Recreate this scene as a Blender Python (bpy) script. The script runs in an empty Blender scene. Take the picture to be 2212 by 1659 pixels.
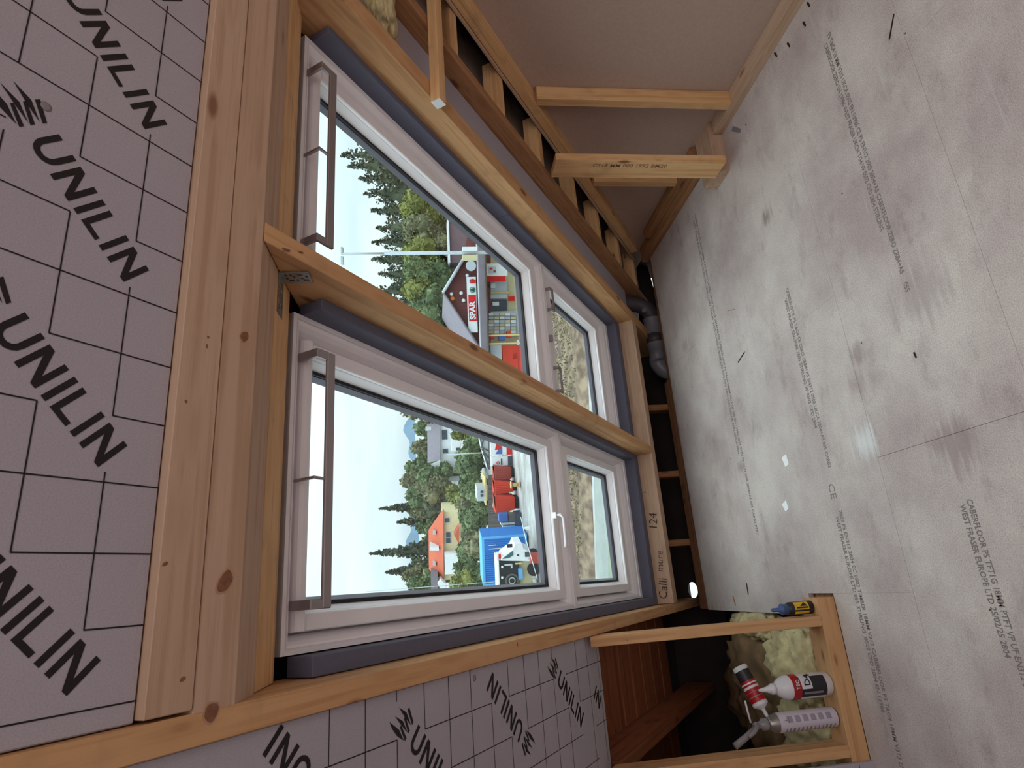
import bpy, bmesh, math, random
import numpy as np
from mathutils import Matrix, Vector
random.seed(7); rng = np.random.default_rng(7)
C = bpy.context.scene.collection
sc = bpy.context.scene

# ------------------------------------------------------------------ camera, sky, sun, exposure
FPX = 1334.527
R0 = Vector((-0.07459509, -0.10989605, -0.99113996)).normalized()
R1 = Vector((-0.94613843, 0.32180729, 0.0355267)).normalized()
R2 = Vector((0.31505182, 0.94040572, -0.12798212)).normalized()
CAM = Vector((0, 0, 1.5))
cd = bpy.data.cameras.new('camera'); cam = bpy.data.objects.new('camera', cd); C.objects.link(cam)
cd.sensor_width = 36.0; cd.lens = 36.0 * FPX / 2212; cd.clip_start = 0.02; cd.clip_end = 3000
cam.matrix_world = Matrix(((R0.x, -R1.x, -R2.x, CAM.x), (R0.y, -R1.y, -R2.y, CAM.y), (R0.z, -R1.z, -R2.z, CAM.z), (0, 0, 0, 1)))
sc.camera = cam

world = bpy.data.worlds.new('World'); sc.world = world; world.use_nodes = True
wn = world.node_tree; wn.nodes.clear()
def wnode(t, **k):
    n = wn.nodes.new(t)
    for a, b in k.items(): setattr(n, a, b)
    return n
SKY_H, SKY_Z = 0.95, 4.0      # radiance of the overcast sky at the horizon and at the zenith
tc = wnode('ShaderNodeTexCoord'); sx = wnode('ShaderNodeSeparateXYZ'); wn.links.new(tc.outputs['Generated'], sx.inputs[0])
mr = wnode('ShaderNodeMapRange'); mr.inputs[1].default_value = 0.0; mr.inputs[2].default_value = 1.0
mr.inputs[3].default_value = SKY_H; mr.inputs[4].default_value = SKY_Z; wn.links.new(sx.outputs[2], mr.inputs[0])
mp = wnode('ShaderNodeMapping'); mp.inputs['Scale'].default_value = (1.2, 1.2, 7.0); wn.links.new(tc.outputs['Generated'], mp.inputs[0])
nz = wnode('ShaderNodeTexNoise'); nz.inputs['Scale'].default_value = 1.6; nz.inputs['Detail'].default_value = 6; wn.links.new(mp.outputs[0], nz.inputs[0])
rp = wnode('ShaderNodeValToRGB'); rp.color_ramp.elements[0].position = .38; rp.color_ramp.elements[0].color = (.66, .79, .89, 1)
rp.color_ramp.elements[1].position = .62; rp.color_ramp.elements[1].color = (.88, .96, .965, 1); wn.links.new(nz.outputs[0], rp.inputs[0])
bg = wnode('ShaderNodeBackground'); wn.links.new(rp.outputs[0], bg.inputs[0]); wn.links.new(mr.outputs[0], bg.inputs[1])
wo = wnode('ShaderNodeOutputWorld'); wn.links.new(bg.outputs[0], wo.inputs[0])

def area(name, loc, size, size_y, power, col, direction):
    l = bpy.data.lights.new(name, 'AREA'); l.shape = 'RECTANGLE'; l.size = size; l.size_y = size_y; l.energy = power; l.color = col
    o = bpy.data.objects.new(name, l); C.objects.link(o); o.location = loc
    o.rotation_euler = Vector(direction).to_track_quat('-Z', 'Y').to_euler(); return o
# added fill light behind the camera, standing in for unseen opposite roof windows
area('added_rear_fill_light', (0.6, -1.9, 2.0), 2.4, 1.6, 36, (1.0, .84, .80), (0.05, 0.62, -0.78))

sc.view_settings.view_transform = 'Standard'; sc.view_settings.look = 'None'
sc.view_settings.gamma = 1.0; sc.view_settings.exposure = 0.1; sc.view_settings.use_curve_mapping = False
sc.cycles.max_bounces = 10; sc.cycles.diffuse_bounces = 5; sc.cycles.transparent_max_bounces = 16
sc.cycles.use_denoising = True; sc.cycles.sample_clamp_indirect = 6

# ------------------------------------------------------------------ frames
TH = math.radians(34.256); ct, st = math.cos(TH), math.sin(TH)
EX = Vector((1, 0, 0)); ES = Vector((0, ct, -st)); EN = Vector((0, st, ct))
FH = Vector((R2.x, R2.y, 0)).normalized(); RH = Vector((FH.y, -FH.x, 0))
FR = {'S': (CAM, EX, ES, EN), 'W': (Vector((0, 0, 0)), Vector((1, 0, 0)), Vector((0, 1, 0)), Vector((0, 0, 1))),
      'O': (Vector((0, 0, 0)), RH, FH, Vector((0, 0, 1)))}
def pt(fr, x, y, z): o, a, b, c = FR[fr]; return o + a * x + b * y + c * z
def ray(x, y): return R0 * ((x - 1106) / FPX) + R1 * ((y - 829.5) / FPX) + R2
def oa(x, y, b):        # photo pixel to (sideways, height) at distance b in front of the house
    r = ray(x, y); t = b / r.dot(FH); P = CAM + r * t
    return P.dot(RH), P.z
GZ = -4.4
# ------------------------------------------------------------------ object helpers
WM = {}
def link(o, parent=None, M=None):
    C.objects.link(o)
    M = M or Matrix.Identity(4); WM[o] = M
    if parent is not None:
        o.parent = parent; o.matrix_basis = WM[parent].inverted() @ M
    else: o.matrix_basis = M
    return o
def tag(o, label=None, cat=None, group=None, kind=None):
    if label: o['label'] = label
    if cat: o['category'] = cat
    if group: o['group'] = group
    if kind: o['kind'] = kind
    return o
def empty(name, loc, label=None, cat=None, group=None, kind=None):
    o = bpy.data.objects.new(name, None); o.empty_display_size = .1
    link(o, None, Matrix.Translation(loc)); return tag(o, label, cat, group, kind)
def mesh_obj(name, me, mat, parent=None, M=None, smooth=False):
    if mat is not None: me.materials.append(mat)
    if smooth: me.polygons.foreach_set('use_smooth', [True] * len(me.polygons))
    o = bpy.data.objects.new(name, me); return link(o, parent, M)
def bm_obj(name, bm, mat, parent=None, M=None, smooth=False):
    me = bpy.data.meshes.new(name); bm.normal_update(); bm.to_mesh(me); bm.free(); return mesh_obj(name, me, mat, parent, M, smooth)
def box(name, fr, lo, hi, mat, parent=None, bev=.0015, label=None, cat=None, group=None, kind=None, jit=0):
    """box lo..hi in a frame; the longest side becomes local X so that wood grain runs along it"""
    o, a, b, c = FR[fr]; ax = [a, b, c]
    size = [abs(hi[i] - lo[i]) for i in range(3)]; mid = [(hi[i] + lo[i]) / 2 for i in range(3)]
    k = size.index(max(size)); order = [k, (k + 1) % 3, (k + 2) % 3]
    d = [size[i] / 2 for i in order]; A = [ax[i] for i in order]
    bm = bmesh.new(); bmesh.ops.create_cube(bm, size=1)
    for v in bm.verts: v.co = Vector((v.co.x * 2 * d[0], v.co.y * 2 * d[1], v.co.z * 2 * d[2]))
    if bev: bmesh.ops.bevel(bm, geom=bm.edges[:], offset=min(bev, min(d) * .6), segments=1, affect='EDGES')
    p = pt(fr, *mid)
    M = Matrix(((A[0].x, A[1].x, A[2].x, p.x), (A[0].y, A[1].y, A[2].y, p.y), (A[0].z, A[1].z, A[2].z, p.z), (0, 0, 0, 1)))
    if jit: M = M @ Matrix.Rotation(random.uniform(-jit, jit), 4, 'Z')
    ob = bm_obj(name, bm, mat, parent, M); return tag(ob, label, cat, group, kind)
def prism(name, fr, poly, axis, lo, hi, mat, parent=None, bev=.0015, **k):
    """polygon in the two other axes (cyclic order) extruded along axis; local X = extrusion axis"""
    o, a, b, c = FR[fr]; ax = [a, b, c]; i, j = (axis + 1) % 3, (axis + 2) % 3
    mu = sum(p[0] for p in poly) / len(poly); mv = sum(p[1] for p in poly) / len(poly)
    m = [0, 0, 0]; m[axis] = (lo + hi) / 2; m[i] = mu; m[j] = mv; h = (hi - lo) / 2
    bm = bmesh.new(); v0 = [bm.verts.new((-h, p[0] - mu, p[1] - mv)) for p in poly]; v1 = [bm.verts.new((h, p[0] - mu, p[1] - mv)) for p in poly]
    bm.faces.new(v0[::-1]); bm.faces.new(v1); n = len(poly)
    for q in range(n): bm.faces.new((v0[q], v0[(q + 1) % n], v1[(q + 1) % n], v1[q]))
    bmesh.ops.recalc_face_normals(bm, faces=bm.faces[:])
    if bev: bmesh.ops.bevel(bm, geom=bm.edges[:], offset=bev, segments=1, affect='EDGES')
    p = pt(fr, *m); A = [ax[axis], ax[i], ax[j]]
    su = max(q[0] for q in poly) - min(q[0] for q in poly); sv = max(q[1] for q in poly) - min(q[1] for q in poly)
    if max(su, sv) > hi - lo:      # let the grain (local X) follow the longest side
        sh = 1 if su >= sv else 2
        for v in bm.verts: c_ = v.co.copy(); v.co = Vector((c_[sh], c_[(sh + 1) % 3], c_[(sh + 2) % 3]))
        A = [A[sh], A[(sh + 1) % 3], A[(sh + 2) % 3]]
    M = Matrix(((A[0].x, A[1].x, A[2].x, p.x), (A[0].y, A[1].y, A[2].y, p.y), (A[0].z, A[1].z, A[2].z, p.z), (0, 0, 0, 1)))
    ob = bm_obj(name, bm, mat, parent, M); return tag(ob, **k)
def polys(name, fr, plist, axis, level, mat, parent=None, thick=.0006, sign=-1, **k):
    """flat print: polygons in the plane axis=level, given in the two remaining coordinates, with a hair of thickness"""
    bm = bmesh.new(); i, j = [q for q in range(3) if q != axis]
    for P in plist:
        vs = []
        for (u, v) in P:
            m = [0, 0, 0]; m[axis] = level; m[i] = u; m[j] = v; vs.append(bm.verts.new(pt(fr, *m)))
        try: bm.faces.new(vs)
        except ValueError: pass
    ob = bm_obj(name, bm, mat, parent); return tag(ob, **k)
def lathe(name, prof, base, axis_dir, mat, parent=None, seg=28, label=None, cat=None, group=None, smooth=True):
    """prof: (radius, height) list"""
    bm = bmesh.new(); rings = []
    for r, z in prof: rings.append([bm.verts.new((r * math.cos(2 * math.pi * k / seg), r * math.sin(2 * math.pi * k / seg), z)) for k in range(seg)])
    for a, b in zip(rings, rings[1:]):
        for k in range(seg): bm.faces.new((a[k], a[(k + 1) % seg], b[(k + 1) % seg], b[k]))
    bm.faces.new(rings[0][::-1]); bm.faces.new(rings[-1])
    q = Vector(axis_dir).to_track_quat('Z', 'Y').to_matrix().to_4x4()
    ob = bm_obj(name, bm, mat, parent, Matrix.Translation(base) @ q, smooth)
    me = ob.data
    for p in me.polygons:
        if len(p.vertices) > 4: p.use_smooth = False
    return tag(ob, label, cat, group)
def tube(name, pts, rad, mat, parent=None, seg=14, smooth=True, **k):
    """swept tube through points; rad number or list"""
    pts = [Vector(p) for p in pts]; n = len(pts); rad = rad if isinstance(rad, list) else [rad] * n
    bm = bmesh.new(); rings = []; up = Vector((0.13, 0.27, 1)).normalized()
    for i, p in enumerate(pts):
        t = (pts[min(i + 1, n - 1)] - pts[max(i - 1, 0)]).normalized()
        u = t.cross(up); u = u.normalized() if u.length > 1e-4 else t.orthogonal().normalized(); v = t.cross(u); up = -v if False else up
        rings.append([bm.verts.new(p + (u * math.cos(2 * math.pi * q / seg) + v * math.sin(2 * math.pi * q / seg)) * rad[i]) for q in range(seg)])
    for a, b in zip(rings, rings[1:]):
        for q in range(seg): bm.faces.new((a[q], a[(q + 1) % seg], b[(q + 1) % seg], b[q]))
    bm.faces.new(rings[0][::-1]); bm.faces.new(rings[-1]); bmesh.ops.recalc_face_normals(bm, faces=bm.faces[:])
    ob = bm_obj(name, bm, mat, parent, None, smooth); return tag(ob, **k)
def text(name, s, origin, rd, ud, size, mat, parent=None, extrude=.0003, bold=0.0, align='LEFT', **k):
    c = bpy.data.curves.new(name, 'FONT'); c.body = s; c.size = size; c.extrude = extrude; c.offset = bold; c.align_x = align; c.resolution_u = 2
    tmp = bpy.data.objects.new('tmp', c); me = bpy.data.meshes.new_from_object(tmp); bpy.data.objects.remove(tmp); bpy.data.curves.remove(c)
    me.materials.clear(); me.materials.append(mat); o = bpy.data.objects.new(name, me)
    rd = Vector(rd).normalized(); ud = Vector(ud).normalized(); n = rd.cross(ud); p = origin
    M = Matrix(((rd.x, ud.x, n.x, p.x), (rd.y, ud.y, n.y, p.y), (rd.z, ud.z, n.z, p.z), (0, 0, 0, 1)))
    return tag(link(o, parent, M), **k)

# ------------------------------------------------------------------ materials
def srgb(r, g, b):
    f = lambda v: (v / 255 / 12.92) if v / 255 <= .04045 else ((v / 255 + .055) / 1.055) ** 2.4
    return (f(r), f(g), f(b), 1)
def new_mat(name):
    m = bpy.data.materials.new(name); m.use_nodes = True; nt = m.node_tree; nt.nodes.clear()
    o = nt.nodes.new('ShaderNodeOutputMaterial'); b = nt.nodes.new('ShaderNodeBsdfPrincipled'); nt.links.new(b.outputs[0], o.inputs[0]); return m, nt, b
def plain(name, col, rough=.6, metal=0, var=.06, scale=25, bump=0, spec=.4, coord='Object'):
    m, nt, b = new_mat(name); b.inputs['Roughness'].default_value = rough; b.inputs['Metallic'].default_value = metal; b.inputs['Specular IOR Level'].default_value = spec
    t = nt.nodes.new('ShaderNodeTexCoord'); n = nt.nodes.new('ShaderNodeTexNoise'); n.inputs['Scale'].default_value = scale; n.inputs['Detail'].default_value = 4
    nt.links.new(t.outputs[coord], n.inputs[0]); mx = nt.nodes.new('ShaderNodeMix'); mx.data_type = 'RGBA'; nt.links.new(n.outputs[0], mx.inputs[0])
    mx.inputs[6].default_value = tuple(max(0, c * (1 - var * 2)) for c in col[:3]) + (1,); mx.inputs[7].default_value = tuple(min(1, c * (1 + var * 2)) for c in col[:3]) + (1,)
    nt.links.new(mx.outputs[2], b.inputs['Base Color'])
    if bump:
        bp = nt.nodes.new('ShaderNodeBump'); bp.inputs['Strength'].default_value = bump; bp.inputs['Distance'].default_value = .003
        nt.links.new(n.outputs[0], bp.inputs['Height']); nt.links.new(bp.outputs[0], b.inputs['Normal'])
    return m
def wood(name, c_light, c_dark, knot=srgb(95, 55, 30), knots=1.0, stain=0.0, ksize=.028):
    m, nt, b = new_mat(name); L = nt.links.new; N = nt.nodes.new
    t = N('ShaderNodeTexCoord'); oi = N('ShaderNodeObjectInfo')
    off = N('ShaderNodeVectorMath'); off.operation = 'MULTIPLY_ADD'; cmb = N('ShaderNodeCombineXYZ')
    for q in range(3): L(oi.outputs['Random'], cmb.inputs[q])
    L(cmb.outputs[0], off.inputs[0]); off.inputs[1].default_value = (17, 31, 23); L(t.outputs['Object'], off.inputs[2])
    m1 = N('ShaderNodeMapping'); m1.inputs['Scale'].default_value = (.7, 34, 34); L(off.outputs[0], m1.inputs[0])
    # knots: sparse cells, warped grain around them
    mk = N('ShaderNodeMapping'); mk.inputs['Scale'].default_value = (5.5, 15, 15); L(off.outputs[0], mk.inputs[0])
    vo = N('ShaderNodeTexVoronoi'); vo.inputs['Scale'].default_value = 1.0; vo.inputs['Randomness'].default_value = 1; L(mk.outputs[0], vo.inputs['Vector'])
    kr = N('ShaderNodeMapRange'); kr.inputs[1].default_value = .10; kr.inputs[2].default_value = .20; kr.inputs[3].default_value = 1; kr.inputs[4].default_value = 0; kr.clamp = True
    L(vo.outputs['Distance'], kr.inputs[0])
    halo = N('ShaderNodeMapRange'); halo.inputs[1].default_value = .12; halo.inputs[2].default_value = .5; halo.inputs[3].default_value = 1; halo.inputs[4].default_value = 0; L(vo.outputs['Distance'], halo.inputs[0])
    n1 = N('ShaderNodeTexNoise'); n1.inputs['Scale'].default_value = 1.6; n1.inputs['Detail'].default_value = 5; n1.inputs['Roughness'].default_value = .6; L(m1.outputs[0], n1.inputs[0])
    wv = N('ShaderNodeMath'); wv.operation = 'MULTIPLY_ADD'; L(n1.outputs[0], wv.inputs[0]); wv.inputs[1].default_value = 14; 
    hm = N('ShaderNodeMath'); hm.operation = 'MULTIPLY'; L(halo.outputs[0], hm.inputs[0]); hm.inputs[1].default_value = 3.2; L(hm.outputs[0], wv.inputs[2])
    sn = N('ShaderNodeMath'); sn.operation = 'SINE'; L(wv.outputs[0], sn.inputs[0])
    s2 = N('ShaderNodeMath'); s2.operation = 'MULTIPLY_ADD'; L(sn.outputs[0], s2.inputs[0]); s2.inputs[1].default_value = .16; L(n1.outputs[0], s2.inputs[2])
    rp = N('ShaderNodeValToRGB'); e = rp.color_ramp.elements; e[0].position = .25; e[0].color = c_dark; e[1].position = .72; e[1].color = c_light; L(s2.outputs[0], rp.inputs[0])
    # large blotches
    n3 = N('ShaderNodeTexNoise'); n3.inputs['Scale'].default_value = 2.2; L(off.outputs[0], n3.inputs[0])
    mb = N('ShaderNodeMix'); mb.data_type = 'RGBA'; mb.blend_type = 'MULTIPLY'; L(n3.outputs[0], mb.inputs[0]); L(rp.outputs[0], mb.inputs[6]); mb.inputs[7].default_value = (.88, .82, .78, 1)
    cell = N('ShaderNodeMath'); cell.operation = 'GREATER_THAN'; sep = N('ShaderNodeSeparateColor'); L(vo.outputs['Color'], sep.inputs[0]); L(sep.outputs[0], cell.inputs[0]); cell.inputs[1].default_value = 1 - .30 * knots
    km = N('ShaderNodeMath'); km.operation = 'MULTIPLY'; L(kr.outputs[0], km.inputs[0]); L(cell.outputs[0], km.inputs[1])
    k2 = N('ShaderNodeMath'); k2.operation = 'MULTIPLY'; L(km.outputs[0], k2.inputs[0]); k2.inputs[1].default_value = .8
    mk2 = N('ShaderNodeMix'); mk2.data_type = 'RGBA'; L(k2.outputs[0], mk2.inputs[0]); L(mb.outputs[2], mk2.inputs[6]); mk2.inputs[7].default_value = knot
    outc = mk2.outputs[2]
    if stain:
        n4 = N('ShaderNodeTexNoise'); n4.inputs['Scale'].default_value = 11; n4.inputs['Detail'].default_value = 5; L(off.outputs[0], n4.inputs[0])
        r4 = N('ShaderNodeMapRange'); r4.inputs[1].default_value = .58; r4.inputs[2].default_value = .72; r4.inputs[4].default_value = stain; L(n4.outputs[0], r4.inputs[0])
        m4 = N('ShaderNodeMix'); m4.data_type = 'RGBA'; L(r4.outputs[0], m4.inputs[0]); L(outc, m4.inputs[6]); m4.inputs[7].default_value = srgb(110, 88, 70); outc = m4.outputs[2]
    L(outc, b.inputs['Base Color']); b.inputs['Roughness'].default_value = .72; b.inputs['Specular IOR Level'].default_value = .3
    bp = N('ShaderNodeBump'); bp.inputs['Strength'].default_value = .25; bp.inputs['Distance'].default_value = .002; L(s2.outputs[0], bp.inputs['Height']); L(bp.outputs[0], b.inputs['Normal'])
    return m

M = {}
M['pine'] = wood('pine_timber', srgb(222, 180, 130), srgb(204, 156, 106), stain=.25, knots=.7)
M['pine_pink'] = wood('planed_spruce', srgb(196, 166, 142), srgb(180, 148, 122), knot=srgb(120, 74, 52), knots=.7)
M['pine_old'] = wood('aged_pine', srgb(172, 126, 88), srgb(146, 102, 68), stain=.35)
M['deck'] = wood('brown_sarking', srgb(150, 88, 56), srgb(120, 66, 42), stain=.3)
M['ledge'] = wood('dusty_joist', srgb(180, 132, 98), srgb(140, 98, 72), stain=.8)
M['gold'] = wood('golden_pine', srgb(206, 162, 116), srgb(186, 140, 96), stain=.2, knots=.7)
M['white'] = plain('white_lacquer', srgb(238, 234, 236), .35, var=.01)
M['grey_al'] = plain('grey_bar_metal', srgb(150, 140, 140), .35, .5, .02)
M['foam'] = plain('grey_foam_collar', srgb(92, 92, 108), .7, var=.05, scale=60, bump=.3)
M['gasket'] = plain('black_gasket', srgb(16, 16, 20), .6)
M['spacer'] = plain('spacer_bar', srgb(120, 116, 130), .4, .4)
M['ink'] = plain('black_print', srgb(28, 22, 20), .7, var=.02)
M['floor_ink'] = plain('faded_floor_print', srgb(128, 118, 114), .9, var=.35, scale=420)
M['pencil'] = plain('black_marker', srgb(42, 28, 24), .8)
M['galv'] = plain('galvanised_steel', srgb(150, 145, 140), .4, .8, .1, 60)
M['pipe'] = plain('grey_plastic_pipe', srgb(120, 118, 124), .38, 0, .06, 30)
M['pipe_d'] = plain('dark_grey_pipe', srgb(74, 66, 70), .5, 0, .05, 30)
M['wool'] = plain('mineral_wool', srgb(196, 180, 138), .95, 0, .35, 16, 1.0, .05)
M['red'] = plain('red_label', srgb(170, 22, 26), .4)
M['plas_w'] = plain('white_plastic', srgb(214, 210, 212), .35, var=.02)
M['plas_g'] = plain('grey_plastic', srgb(130, 122, 124), .4)
M['blk_lab'] = plain('black_label', srgb(38, 36, 40), .45)
M['blue_cap'] = plain('blue_plastic', srgb(64, 84, 130), .4)
M['yellow'] = plain('yellow_label', srgb(214, 170, 40), .5)
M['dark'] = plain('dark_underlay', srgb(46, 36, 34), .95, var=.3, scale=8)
M['mould'] = plain('mouldy_sheathing', srgb(132, 114, 100), .95, 0, .42, 9)
M['chalk'] = plain('white_paper', srgb(246, 246, 244), .8, var=.005)
M['room'] = plain('plaster_back', srgb(168, 150, 140), .9)

def foil_mat():
    m, nt, b = new_mat('foil_faced_board'); L = nt.links.new; N = nt.nodes.new
    t = N('ShaderNodeTexCoord'); n = N('ShaderNodeTexNoise'); n.inputs['Scale'].default_value = 420; n.inputs['Detail'].default_value = 2; L(t.outputs['Object'], n.inputs[0])
    n2 = N('ShaderNodeTexNoise'); n2.inputs['Scale'].default_value = 2.5; L(t.outputs['Object'], n2.inputs[0])
    mx = N('ShaderNodeMix'); mx.data_type = 'RGBA'; L(n2.outputs[0], mx.inputs[0]); mx.inputs[6].default_value = srgb(180, 172, 182); mx.inputs[7].default_value = srgb(194, 186, 192)
    m2 = N('ShaderNodeMix'); m2.data_type = 'RGBA'; m2.blend_type = 'MULTIPLY'; m2.inputs[0].default_value = .35; L(mx.outputs[2], m2.inputs[6]); L(n.outputs[0], m2.inputs[7]); L(m2.outputs[2], b.inputs['Base Color'])
    b.inputs['Roughness'].default_value = .55; b.inputs['Metallic'].default_value = .12
    bp = N('ShaderNodeBump'); bp.inputs['Strength'].default_value = .12; bp.inputs['Distance'].default_value = .01; n5 = N('ShaderNodeTexNoise'); n5.inputs['Scale'].default_value = 5; L(t.outputs['Object'], n5.inputs[0]); L(n5.outputs[0], bp.inputs['Height']); L(bp.outputs[0], b.inputs['Normal'])
    return m
M['foil'] = foil_mat()
def chip_mat():
    m, nt, b = new_mat('flooring_chipboard'); L = nt.links.new; N = nt.nodes.new
    g = N('ShaderNodeNewGeometry'); v = N('ShaderNodeTexVoronoi'); v.inputs['Scale'].default_value = 130; L(g.outputs['Position'], v.inputs['Vector'])
    n = N('ShaderNodeTexNoise'); n.inputs['Scale'].default_value = 260; n.inputs['Detail'].default_value = 3; L(g.outputs['Position'], n.inputs[0])
    n2 = N('ShaderNodeTexNoise'); n2.inputs['Scale'].default_value = 2.1; n2.inputs['Detail'].default_value = 6; n2.inputs['Roughness'].default_value = .62; L(g.outputs['Position'], n2.inputs[0])
    r1 = N('ShaderNodeValToRGB'); r1.color_ramp.elements[0].position = .36; r1.color_ramp.elements[0].color = srgb(188, 170, 166); r1.color_ramp.elements[1].position = .62; r1.color_ramp.elements[1].color = srgb(220, 207, 199); L(n2.outputs[0], r1.inputs[0])
    r2 = N('ShaderNodeValToRGB'); r2.color_ramp.elements[0].position = .3; r2.color_ramp.elements[0].color = (.58, .56, .54, 1); r2.color_ramp.elements[1].position = .62; r2.color_ramp.elements[1].color = (1, 1, 1, 1); L(n.outputs[0], r2.inputs[0])
    mx = N('ShaderNodeMix'); mx.data_type = 'RGBA'; mx.blend_type = 'MULTIPLY'; mx.inputs[0].default_value = .75; L(r1.outputs[0], mx.inputs[6]); L(r2.outputs[0], mx.inputs[7])
    # dirt smudges
    mp = N('ShaderNodeMapping'); mp.inputs['Scale'].default_value = (3.2, 6, 3); mp.inputs['Rotation'].default_value = (0, 0, .6); L(g.outputs['Position'], mp.inputs[0])
    n3 = N('ShaderNodeTexNoise'); n3.inputs['Scale'].default_value = 1.4; n3.inputs['Detail'].default_value = 9; n3.inputs['Roughness'].default_value = .72; L(mp.outputs[0], n3.inputs[0])
    r3 = N('ShaderNodeMapRange'); r3.inputs[1].default_value = .54; r3.inputs[2].default_value = .74; r3.inputs[4].default_value = .45; L(n3.outputs[0], r3.inputs[0])
    m3 = N('ShaderNodeMix'); m3.data_type = 'RGBA'; L(r3.outputs[0], m3.inputs[0]); L(mx.outputs[2], m3.inputs[6]); m3.inputs[7].default_value = srgb(112, 88, 84)
    # worn scratches
    mp2 = N('ShaderNodeMapping'); mp2.inputs['Scale'].default_value = (2, 26, 3); mp2.inputs['Rotation'].default_value = (0, 0, 1.15); L(g.outputs['Position'], mp2.inputs[0])
    n4 = N('ShaderNodeTexNoise'); n4.inputs['Scale'].default_value = 2.0; n4.inputs['Detail'].default_value = 8; L(mp2.outputs[0], n4.inputs[0])
    r4 = N('ShaderNodeMapRange'); r4.inputs[1].default_value = .60; r4.inputs[2].default_value = .72; r4.inputs[4].default_value = .35; L(n4.outputs[0], r4.inputs[0])
    m4 = N('ShaderNodeMix'); m4.data_type = 'RGBA'; L(r4.outputs[0], m4.inputs[0]); L(m3.outputs[2], m4.inputs[6]); m4.inputs[7].default_value = srgb(205, 200, 200)
    v2 = N('ShaderNodeTexVoronoi'); v2.inputs['Scale'].default_value = 9; L(g.outputs['Position'], v2.inputs['Vector'])
    r5 = N('ShaderNodeMath'); r5.operation = 'LESS_THAN'; L(v2.outputs['Distance'], r5.inputs[0]); r5.inputs[1].default_value = .035
    sp = N('ShaderNodeSeparateColor'); L(v2.outputs['Color'], sp.inputs[0]); gt = N('ShaderNodeMath'); gt.operation = 'GREATER_THAN'; L(sp.outputs[1], gt.inputs[0]); gt.inputs[1].default_value = .72
    ml = N('ShaderNodeMath'); ml.operation = 'MULTIPLY'; L(r5.outputs[0], ml.inputs[0]); L(gt.outputs[0], ml.inputs[1])
    m5 = N('ShaderNodeMix'); m5.data_type = 'RGBA'; L(ml.outputs[0], m5.inputs[0]); L(m4.outputs[2], m5.inputs[6]); m5.inputs[7].default_value = srgb(84, 70, 64)
    for (px, py, rx_, col, amt) in ((1868, 955, .075, srgb(226, 226, 224), .75), (1850, 765, .05, srgb(128, 104, 98), .5), (1655, 470, .05, srgb(112, 90, 84), .6), (1990, 620, .12, srgb(150, 132, 132), .45), (2060, 960, .10, srgb(140, 118, 114), .5), (1480, 745, .05, srgb(140, 118, 108), .4), (1850, 830, .05, srgb(150, 130, 124), .5), (1600, 1010, .04, srgb(128, 104, 98), .5)):
        rr = R0 * ((px - 1106) / FPX) + R1 * ((py - 829.5) / FPX) + R2; pw = CAM + rr * (-1.5 / rr.z)
        ds = N('ShaderNodeVectorMath'); ds.operation = 'DISTANCE'; L(g.outputs['Position'], ds.inputs[0]); ds.inputs[1].default_value = pw
        ad = N('ShaderNodeMath'); ad.operation = 'MULTIPLY_ADD'; L(n4.outputs[0], ad.inputs[0]); ad.inputs[1].default_value = rx_ * 2.2; L(ds.outputs['Value'], ad.inputs[2])
        mrx = N('ShaderNodeMapRange'); mrx.inputs[1].default_value = rx_ * 1.4; mrx.inputs[2].default_value = rx_ * 2.1; mrx.inputs[3].default_value = amt; mrx.inputs[4].default_value = 0; L(ad.outputs[0], mrx.inputs[0])
        mq = N('ShaderNodeMix'); mq.data_type = 'RGBA'; L(mrx.outputs[0], mq.inputs[0]); L(m5.outputs[2], mq.inputs[6]); mq.inputs[7].default_value = col; m5 = mq
    L(m5.outputs[2], b.inputs['Base Color']); b.inputs['Roughness'].default_value = .68; b.inputs['Specular IOR Level'].default_value = .3
    bp = N('ShaderNodeBump'); bp.inputs['Strength'].default_value = .18; bp.inputs['Distance'].default_value = .002; L(n.outputs[0], bp.inputs['Height']); L(bp.outputs[0], b.inputs['Normal'])
    return m
M['chip'] = chip_mat()
M['sheet'] = plain('brown_board_sheet', srgb(176, 150, 136), .8, 0, .06, 90, .1)
def glass_mat(name, tint=(.93, .98, .97), gl=.05):
    m = bpy.data.materials.new(name); m.use_nodes = True; nt = m.node_tree; nt.nodes.clear()
    o = nt.nodes.new('ShaderNodeOutputMaterial'); tr = nt.nodes.new('ShaderNodeBsdfTransparent'); tr.inputs[0].default_value = tint + (1,)
    g = nt.nodes.new('ShaderNodeBsdfGlossy'); g.inputs['Roughness'].default_value = .02; mx = nt.nodes.new('ShaderNodeMixShader'); mx.inputs[0].default_value = gl
    nt.links.new(tr.outputs[0], mx.inputs[1]); nt.links.new(g.outputs[0], mx.inputs[2]); nt.links.new(mx.outputs[0], o.inputs[0]); return m
M['glass'] = glass_mat('window_glass')

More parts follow.
